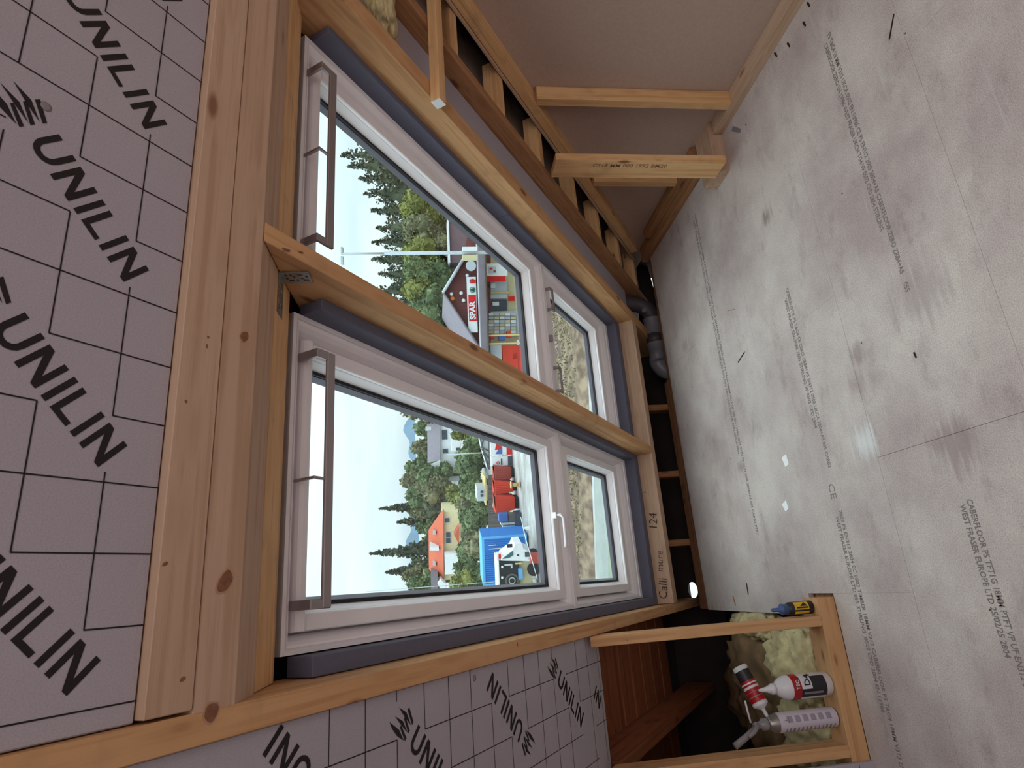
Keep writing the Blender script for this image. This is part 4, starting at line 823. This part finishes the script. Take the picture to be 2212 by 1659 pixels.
# pixel rectangle -> box standing at distance b, with depth going away
def obx(name, x0, x1, y0, y1, b, dep, mat, parent=None, bev=0, down=None, **k):
    a0, _ = oa((x0 + x1) / 2, y1, b); a1, _ = oa((x0 + x1) / 2, y0, b); _, z1 = oa(x0, (y0 + y1) / 2, b); _, z0 = oa(x1, (y0 + y1) / 2, b)
    if down is not None: z0 = down
    return box(name, 'O', (a0, b, z0), (a1, b + dep, z1), mat, parent, bev, **k)
def oface(name, pl, b, mat, parent, th=.05):
    """polygon of photo pixels at distance b, given real thickness"""
    bm = bmesh.new(); P = [oa(x, y, b) for x, y in pl]; f = [bm.verts.new(pt('O', a, b, z)) for a, z in P]; g_ = [bm.verts.new(pt('O', a, b + th, z)) for a, z in P]
    bm.faces.new(f); bm.faces.new(g_[::-1]); n = len(P)
    for q in range(n): bm.faces.new((f[q], f[(q + 1) % n], g_[(q + 1) % n], g_[q]))
    bmesh.ops.recalc_face_normals(bm, faces=bm.faces[:]); return bm_obj(name, bm, mat, parent)
def opoly(name, pts3, mat, parent):
    bm = bmesh.new(); bm.faces.new([bm.verts.new(p) for p in pts3]); 
    r = bmesh.ops.extrude_face_region(bm, geom=bm.faces[:]); bmesh.ops.translate(bm, verts=[v for v in r['geom'] if isinstance(v, bmesh.types.BMVert)], vec=(0, 0, -.08))
    bmesh.ops.recalc_face_normals(bm, faces=bm.faces[:]); return bm_obj(name, bm, mat, parent)
def op(x, y, b): a, z = oa(x, y, b); return pt('O', a, b, z)

# --- cream house with the orange roof
B = 90; hb_ = empty('house', op(990, 1180, B), 'cream house with an orange tiled roof and porch', 'house')
obx('wall', 957, 992, 1106, 1252, B, 8, O['cream'], hb_, down=terr(0, B) - 1)
opoly('roof', [op(957.5, 1100, B - .6), op(925.5, 1145, B + 4), op(926.5, 1230, B + 4), op(957.5, 1257, B - .6)], O['rooforange'], hb_)
opoly('roof', [op(957.5, 1257, B - .6), op(926.5, 1230, B + 4), op(952, 1250, B + 9)], O['rooforange'], hb_); opoly('roof', [op(957.5, 1100, B - .6), op(952, 1106, B + 9), op(925.5, 1145, B + 4)], O['rooforange'], hb_)
for (x0, x1, y0, y1) in ((961, 971, 1119, 1129), (963.5, 973, 1150, 1160.5), (963.5, 973, 1162, 1173), (975, 984, 1195, 1204)):
    f = obx('window', x0 - 1, x1 + 1, y0 - 1, y1 + 1, B - .12, .1, O['white'], hb_); obx('pane', x0, x1, y0, y1, B - .16, .05, O['pane'], f)
obx('white_extension', 961, 992, 1196, 1240, B - 2, 2, O['white'], hb_, down=terr(0, B) - 1)
oface('porch_roof', [(992, 1137), (981, 1156), (992, 1176)], B - 2.5, O['rooforange'], hb_, 2)
oface('skylight', [(928, 1182), (948, 1182), (948, 1189), (928, 1189)], B - .0, O['white'], hb_, 3)
for y in (1151, 1219): obx('skylight', 935, 941, y - 4, y + 4, B + 1.2, 1.2, O['lattice'], hb_)
# --- white house with grey roofs
B = 105; wh = empty('house', op(985, 970, B), 'white house with grey tiled roofs and a white chimney', 'house')
obx('wall', 949, 983, 880, 1041, B, 8, O['white'], wh, down=terr(0, B) - 1)
opoly('roof', [op(949.5, 870, B - .7), op(922.5, 870, B + 4), op(923.5, 1000, B + 4), op(950.5, 994, B - .7)], O['roofgrey'], wh)
opoly('roof', [op(951, 1006, B - .7), op(928.5, 1005, B + 3), op(929, 1040, B + 3), op(951, 1036, B - .7)], O['roofgrey'], wh)
oface('gable_trim', [(950.5, 994), (928.5, 1004), (951, 1008)], B - .8, O['white'], wh, .3); oface('gable_trim', [(950.5, 1035), (929.5, 1041), (949, 1043)], B - .8, O['white'], wh, .3)
obx('chimney', 919, 937, 922, 930, B + 2.5, 1, O['white'], wh)
for (x0, x1, y0, y1) in ((955, 966, 929, 949), (957, 967.5, 970, 979)):
    f = obx('window', x0 - 1, x1 + 1, y0 - 1, y1 + 1, B - .1, .08, O['lattice'], wh); obx('pane', x0, x1, y0, y1, B - .14, .05, O['pane'], f)
for xx in (953.5, 958.5, 962): 
    for yy in (1016, 1021): obx('pane', xx, xx + 2.4, yy, yy + 3, B - .1, .06, O['pane'], wh)
obx('lower_storey', 975, 998, 925, 975, B - 4, 4, O['white'], wh, down=terr(0, B) - 2); obx('pane', 985, 995, 967, 973, B - 4.1, .1, O['pane'], wh)
# --- small grey house at far left
B = 88; gh = empty('house', op(965, 1262, B), 'small house with dark roof and white gable at the left of the orange roof', 'house')
obx('roof', 931, 946, 1243, 1272, B + 1, 4, O['roofgrey'], gh); oface('gable', [(945, 1262), (953, 1254), (963, 1262), (963, 1272), (952, 1272)], B, O['white'], gh, 3)
# --- grey garden shed, fence, poles
B = 54; sh = empty('shed', op(1050, 1065, B), 'grey shed with two small windows behind the fence', 'shed'); obx('wall', 1031, 1056, 1052, 1082, B, 2.5, O['lattice'], sh); obx('roof', 1048, 1051, 1030, 1092, B - .3, 3, O['wood'], sh)
for y in (1060, 1068): obx('pane', 1038, 1044, y, y + 5, B - .08, .1, O['pane'], sh)
B = 50; fe = empty('fence', op(1110, 1090, B), 'dark boarded fence behind the skips and the blue container', 'fence')
for k in range(26):
    y = 1024 + k * 5.3; obx('fence_board', 1054 + (k % 3) * .4, 1125, y, y + 5, B + .05 * (k % 2), .06, O['dark'], fe, down=GZ - .1)
pl = empty('lamp_post', op(1150, 545, 27), 'grey street lamp post standing in front of the spruces', 'lamp post')
a, z = oa(740, 548, 27); _, z2 = oa(830, 548, 27)
tube('pole', [pt('O', a, 27, z), pt('O', a, 27, z2)], .045, O['steel'], pl, 10); tube('pole', [pt('O', a, 27, z2), pt('O', a, 27, GZ)], .075, O['lattice'], pl, 10)
obx('lamp_head', 736, 740, 533, 548, 27, .3, O['steel'], pl); obx('lamp_head', 736, 741, 553, 570, 27, .3, O['steel'], pl)
obx('switch_box', 999, 1030, 533, 542, 26.8, .3, O['white'], pl); obx('switch_box', 999, 1030, 550, 560, 26.8, .3, O['beige'], pl)
for (xt, y, b, lb_) in ((791, 1278, 38, 'thin pale pole near the left edge of the left window'), (966, 982, 56, 'pale lamp pole in front of the white house')):
    a, z = oa(xt, y, b); tag(tube('pole', [pt('O', a, b, z), pt('O', a, b, GZ)], .045 if b > 50 else .02, O['steel'], None, 8), lb_, 'pole')
# --- skips, reel, billboards, conveyor frame
def skip(y0, y1, x0, x1, b, mat, label):
    r_ = empty('skip', op(x1, (y0 + y1) / 2, b), label, 'skip')
    a0, z1 = oa(x0, y1, b); a1, _ = oa(x0, y0, b); _, z0 = oa(x1, y0, b); z0 = max(z0, GZ + .25)
    prism('skip_body', 'O', [(z0, a0 + .15), (z0, a1 - .15), (z1, a1), (z1, a0)], 1, b, b + 1.8, mat, r_, 0)
    for k in range(5): t = a0 + .2 + (a1 - a0 - .4) * k / 4; box('rib', 'O', (t - .04, b - .05, z0 + .1), (t + .04, b, z1 - .08), mat, r_, 0)
    box('skip_rim', 'O', (a0 - .03, b - .06, z1 - .09), (a1 + .03, b + 1.86, z1), mat, r_, 0); box('skid', 'O', (a0 + .2, b + .1, GZ), (a1 - .2, b + 1.5, z0), O['black'], r_, 0)
skip(1008, 1040, 1069, 1104, 46, O['dred'], 'dark red skip right of the wooden cable reel'); skip(1041, 1069, 1069, 1108, 45, O['red'], 'red skip behind the wooden cable reel'); skip(1073, 1108, 1071, 1112, 44, O['red'], 'bright red skip left of the cable reel')
g = empty('cable_reel', op(1114, 1047, 43), 'wooden cable reel standing before the red skips', 'reel'); a, z0 = oa(1114, 1047, 43)
for zz in (.0, .55): lathe('flange', [(.27, 0), (.27, .06)], pt('O', a, 43, GZ + .1 + zz), Z_, O['wood'], g, 20)
lathe('drum', [(.13, .06), (.13, .55)], pt('O', a, 43, GZ + .1), Z_, O['wood'], g, 16)
g = empty('board_stand', op(1098, 968, 47), 'white board with a red and blue picture in the yard', 'billboard'); obx('board', 1060, 1094, 956, 982, 47, .4, O['white'], g); oface('picture', [(1069, 972), (1072, 958), (1084, 958), (1083, 968), (1076, 972)], 46.98, O['signred'], g, .03); oface('picture', [(1070, 981), (1078, 969), (1085, 966), (1085, 981)], 46.98, O['picblue'], g, .03); obx('base', 1094, 1108, 956, 982, 47, .6, O['signred'], g, down=GZ)
g = empty('board_stand', op(1100, 996, 47), 'white board with a red ring emblem in the yard', 'billboard'); obx('board', 1061, 1097, 986, 1006, 47, .4, O['white'], g)
a, z = oa(1076, 1000, 46.97); tube('emblem', [pt('O', a + .10 * math.cos(t * .524), 46.97, z + .10 * math.sin(t * .524)) for t in range(13)], .03, O['signred'], g, 6)
obx('caption', 1082, 1085, 991, 1004, 46.97, .03, O['pane'], g); obx('base', 1097, 1108, 986, 1006, 47, .6, O['pane'], g, down=GZ)
g = empty('screening_frame', op(1056, 980, 52), 'pale triangular lattice roof frame above the boards', 'frame')
oface('sheeting', [(1035, 944), (1040, 968), (1053, 1013), (1058, 1014), (1056, 944)], 52, O['lattice'], g, 1.5)
for (p_, q_) in (((1056, 944), (1057, 1014)), ((1038, 965), (1057, 975)), ((1044, 950), (1040, 968)), ((1040, 970), (1056, 990)), ((1043, 978), (1055, 1003)), ((1036, 944), (1055, 1013))): tube('lattice_bar', [op(*p_, 51.9), op(*q_, 51.9)], .05, O['dark'], g, 6)
g = empty('pallet_stack', op(1115, 1118, 43), 'stacked grey pallet cages between the skips and the blue container', 'pallets')
for (x0, x1, y0, y1, m_) in ((1078, 1097, 1111, 1127, 'picblue'), (1099, 1117, 1111, 1127, 'dark'), (1082, 1117, 1129, 1133, 'steel'), (1086, 1116, 1136, 1140, 'steel')): obx('cage', x0, x1, y0, y1, 43, .8, O[m_], g)
obx('cage_base', 1112, 1119, 1108, 1142, 43, .9, O['pane'], g, down=GZ)
g = tag(obx('notice_board', 1064, 1075, 1087, 1096, 46, .1, O['beige']), 'small cream notice board above the bright red skip', 'sign')
# --- blue container
B = 40; g = empty('container', op(1145, 1210, B), 'blue corrugated shipping container in the yard', 'container')
a0, z1 = oa(1043, 1266, B); a1, _ = oa(1043, 1160, B); z0 = GZ + .12; z1 = oa(1043, 1210, B)[1]
box('body', 'O', (a0, B, z0), (a1, B + 2.4, z1), O['blue'], g, 0)
n_ = 22
for k in range(n_): t = a0 + .12 + (a1 - a0 - .24) * (k + .25) / n_; box('corrugation', 'O', (t, B - .045, z0 + .15), (t + (a1 - a0) / n_ * .5, B, z1 - .14), O['blue'], g, .008)
for zz in (z0, z1 - .13): box('rail', 'O', (a0, B - .06, zz), (a1, B, zz + .13), O['bluel'], g, 0)
for t in (a0, a1 - .14): box('corner_post', 'O', (t, B - .07, z0), (t + .14, B, z1), O['bluel'], g, 0)
box('roof_sheet', 'O', (a0, B, z1), (a1, B + 2.4, z1 + .03), O['bluel'], g, 0); box('skid', 'O', (a0 + .2, B + .1, GZ), (a1 - .2, B + 2.2, z0), O['black'], g, 0)
for (x0, x1, y) in ((1056, 1071, 1177), (1056, 1096, 1184)): obx('paint_streak', x0, x1, y, y + 1.6, B - .065, .01, O['white'], g)
# --- white truck with a black loaded body
B = 36; g = empty('truck', op(1152, 1225, B), 'white truck cab with a black body in front of the blue container', 'truck')
oface('cab', [(1083, 1211), (1085, 1205), (1108, 1188), (1113, 1176), (1127, 1174), (1131, 1186), (1146, 1192), (1148, 1212)], B, O['white'], g, 1.7)
oface('cab_window', [(1085, 1207.5), (1108, 1190), (1109, 1199), (1100, 1205.5)], B - .03, O['teal'], g, .03); obx('mirror', 1096, 1107, 1176, 1183, B - .2, .12, O['black'], g)
obx('wheel_arch', 1134, 1144, 1192, 1203, B - .03, .05, O['pane'], g); obx('door_handle', 1117, 1121, 1198, 1201, B - .04, .03, O['black'], g)
obx('load_body', 1079, 1122, 1213, 1290, B + .05, 1.8, O['black'], g); obx('top_rail', 1076, 1079, 1212, 1290, B, 1.9, O['white'], g); obx('roof_sign', 1073, 1084, 1193, 1211, B + .3, .15, O['white'], g)
obx('sign_mark', 1077, 1082, 1197, 1207, B + .28, .02, O['signred'], g); obx('chassis', 1122, 1150, 1212, 1290, B + .3, 1.2, O['beige'], g, down=GZ + .4)
a, z = oa(1106, 1254, B)
for rr, mm in ((.40, 'dark'), (.30, 'black'), (.20, 'steel'), (.15, 'black')): lathe('spare_wheel', [(rr, 0), (rr, .06 + (.4 - rr) * .2)], pt('O', a, B + .05, z), -FH, O[mm], g, 28)
for (x0, x1, y0, y1, m_) in ((1090, 1106, 1219, 1222, 'steel'), (1104, 1107, 1219, 1227, 'steel'), (1083, 1087, 1223, 1227, 'white'), (1083, 1087, 1246, 1250, 'white'), (1113, 1127, 1216, 1219, 'wood'), (1120, 1129, 1228, 1252, 'bluel')): obx('fitting', x0, x1, y0, y1, B - .06, .1, O[m_], g)
for y in (1200, 1232, 1275): 
    a, _ = oa(1145, y, B); lathe('road_wheel', [(.36, 0), (.36, .25)], pt('O', a, B + .25, GZ + .36), -FH, O['black'], g, 24)
tag(oface('yellow_bundle', [(1110, 1270), (1116, 1268), (1131, 1269), (1132, 1284), (1112, 1284)], 35.2, O['yel'], None, .5), 'bright yellow bundle at the left end of the truck', 'bundle')
tag(obx('red_crate', 1147, 1165, 1198, 1217, 34, .5, O['dred'], down=GZ), 'red crate on the ground below the truck', 'crate')
tag(tube('barrier_tape', [op(1125, 1117, 36), op(1136, 1165, 34), op(1161, 1251, 32.5)], .022, O['white'], None, 6), 'white pole slanting over the yard ground', 'pole')
tag(oface('marker_block', [(1131, 1142), (1144, 1139), (1144, 1146)], 36.5, O['white'], None, .3), 'small white wedge on the yard ground', 'block')
# --- red brown shop on the right
B = 36; g = empty('shop_building', op(1150, 650, B), 'red brown gabled shop with its long sign over a canopy', 'building')
oface('gable_wall', [(958, 632), (998, 562), (1012, 500), (1060, 500), (1060, 765), (1040, 758)], B, O['redbrown'], g, .2)
for k in range(34):
    y = 520 + k * 7; xt = 959 + (abs(y - 632) * (.57 if y < 632 else .66)); 
    if xt < 1040: obx('cladding_batten', xt + 2, 1045, y, y + 1.2, B - .03, .03, O['redbrown'], g)
opoly('roof', [op(957, 632, B - .4), op(954, 705, B + 14), op(1010, 800, B + 14), op(1041, 762, B - .4)], O['roofgrey'], g)
opoly('roof', [op(957, 632, B - .4), op(1001, 560, B - .4), op(1000, 600, B + 14), op(954, 705, B + 14)], O['roofgrey'], g)
tube('barge_board', [op(957, 632, B - .45), op(1000, 561, B - .45)], .09, O['lattice'], g, 6); tube('barge_board', [op(957, 632, B - .45), op(1041, 758, B - .45)], .07, O['roofgrey'], g, 6)
sg = obx('sign_box', 1010, 1030, 598, 718, B - .35, .3, O['white'], g)
obx('sign_panel', 1012.5, 1029, 637, 694, B - .37, .02, O['signred'], sg)
ox = oa(1027.5, 690, B - .4); ox2 = oa(1025, 640, B - .4)
rdv = (pt('O', ox2[0], B - .4, ox2[1]) - pt('O', ox[0], B - .4, ox[1])).normalized()
text('sign_lettering', 'SPAR', pt('O', ox[0], B - .4, ox[1]), rdv, (rdv.cross(FH)) * -1 if (rdv.cross(FH)).z < 0 else rdv.cross(FH), .46, O['white'], sg, .004, .018)
a, z = oa(1020.5, 626, B - .4); tube('sign_ring', [pt('O', a + .15 * math.cos(t * .3927), B - .4, z + .15 * math.sin(t * .3927)) for t in range(17)], .016, O['green'], sg, 6)
oface('sign_tree', [(1015.5, 626), (1021, 630), (1021, 622)], B - .4, O['green'], sg, .02); oface('sign_tree', [(1018.5, 626), (1025, 631), (1025, 621)], B - .4, O['green'], sg, .02)
oface('sign_emblem', [(1014, 604), (1022, 602), (1028, 606), (1027, 612), (1015, 612)], B - .4, O['signred'], sg, .02); oface('sign_emblem', [(1016, 606), (1019, 606), (1019, 610), (1016, 610)], B - .42, O['picblue'], sg, .02)
obx('canopy', 1036, 1050, 480, 800, B - 1.6, 1.6, O['roofgrey'], g); obx('canopy_edge', 1050, 1053, 480, 800, B - 1.7, .1, O['bark'], g); obx('white_edge', 1033, 1036, 480, 800, B - 1.0, .1, O['white'], g)
a, z = oa(1017, 575, B - .5); lathe('satellite_dish', [(.05, 0), (.24, .05), (.30, .10)], pt('O', a, B - .5, z), -FH, O['lattice'], g, 24)
a, z = oa(977.5, 644, B - .3); lathe('orange_disc', [(.12, 0), (.12, .08)], pt('O', a, B - .05, z), -FH, O['orange'], g, 18)
for (x, y) in ((996, 634), (1001, 650), (1009, 596), (975, 636)): a, z = oa(x, y, B); bm = bmesh.new(); bmesh.ops.create_icosphere(bm, subdivisions=2, radius=.11); bm_obj('white_lamp', bm, O['white'], g, Matrix.Translation(pt('O', a, B - .15, z)))
obx('shop_front', 1053, 1160, 480, 805, B + .4, .2, O['beige'], g, down=GZ)
for (x0, x1, y0, y1, m_, f_) in ((1047, 1096, 569, 596, 'white', -.6), (1056, 1072, 576, 590, 'lattice', -.63), (1058, 1064, 578, 582, 'signred', -.65), (1066, 1071, 584, 588, 'dred', -.65), (1047, 1092, 597, 608, 'signred', -.6), (1052, 1096, 608, 645, 'lattice', .1), (1056, 1070, 612, 622, 'white', 0), (1060, 1100, 630, 634, 'wood', 0), (1052, 1095, 648, 671, 'pane', .2), (1064, 1078, 652, 660, 'white', .1), (1098, 1112, 640, 650, 'signred', 0)):
    obx('front_panel', x0, x1, y0, y1, B + f_, .08, O[m_], g)
for i in range(5):
    for j in range(6): obx('shelf_box', 1056 + i * 12, 1066 + i * 12, 676 + j * 7.6, 682 + j * 7.6, B - .1, .3, O[('white', 'lattice', 'beige')[(i + j) % 3]], g)
obx('front_panel', 1054, 1120, 672, 724, B + .1, .1, O['lattice'], g)
for y in (722, 740): obx('post', 1053, 1150, y, y + 3, B - 1.5, .12, O['wood'], g, down=GZ)
for (x0, x1, y0, y1, m_) in ((1086, 1134, 745, 805, 'red'), (1060, 1084, 745, 790, 'lattice'), (1060, 1068, 725, 732, 'signred'), (1078, 1092, 726, 735, 'picblue'), (1108, 1116, 762, 776, 'bluel'), (1118, 1122, 735, 800, 'white'), (1095, 1104, 715, 728, 'red')): obx('display', x0, x1, y0, y1, B - .9, .4, O[m_], g)
# --- plum sided building behind the lamp post
B = 46; g = empty('building', op(1010, 520, B), 'plum sided building with a white ridge behind the lamp post', 'building'); obx('wall', 971, 1040, 470, 567, B, 5, O['plum'], g, down=GZ); obx('ridge_board', 967.5, 971, 470, 567, B - .2, 5.4, O['white'], g)
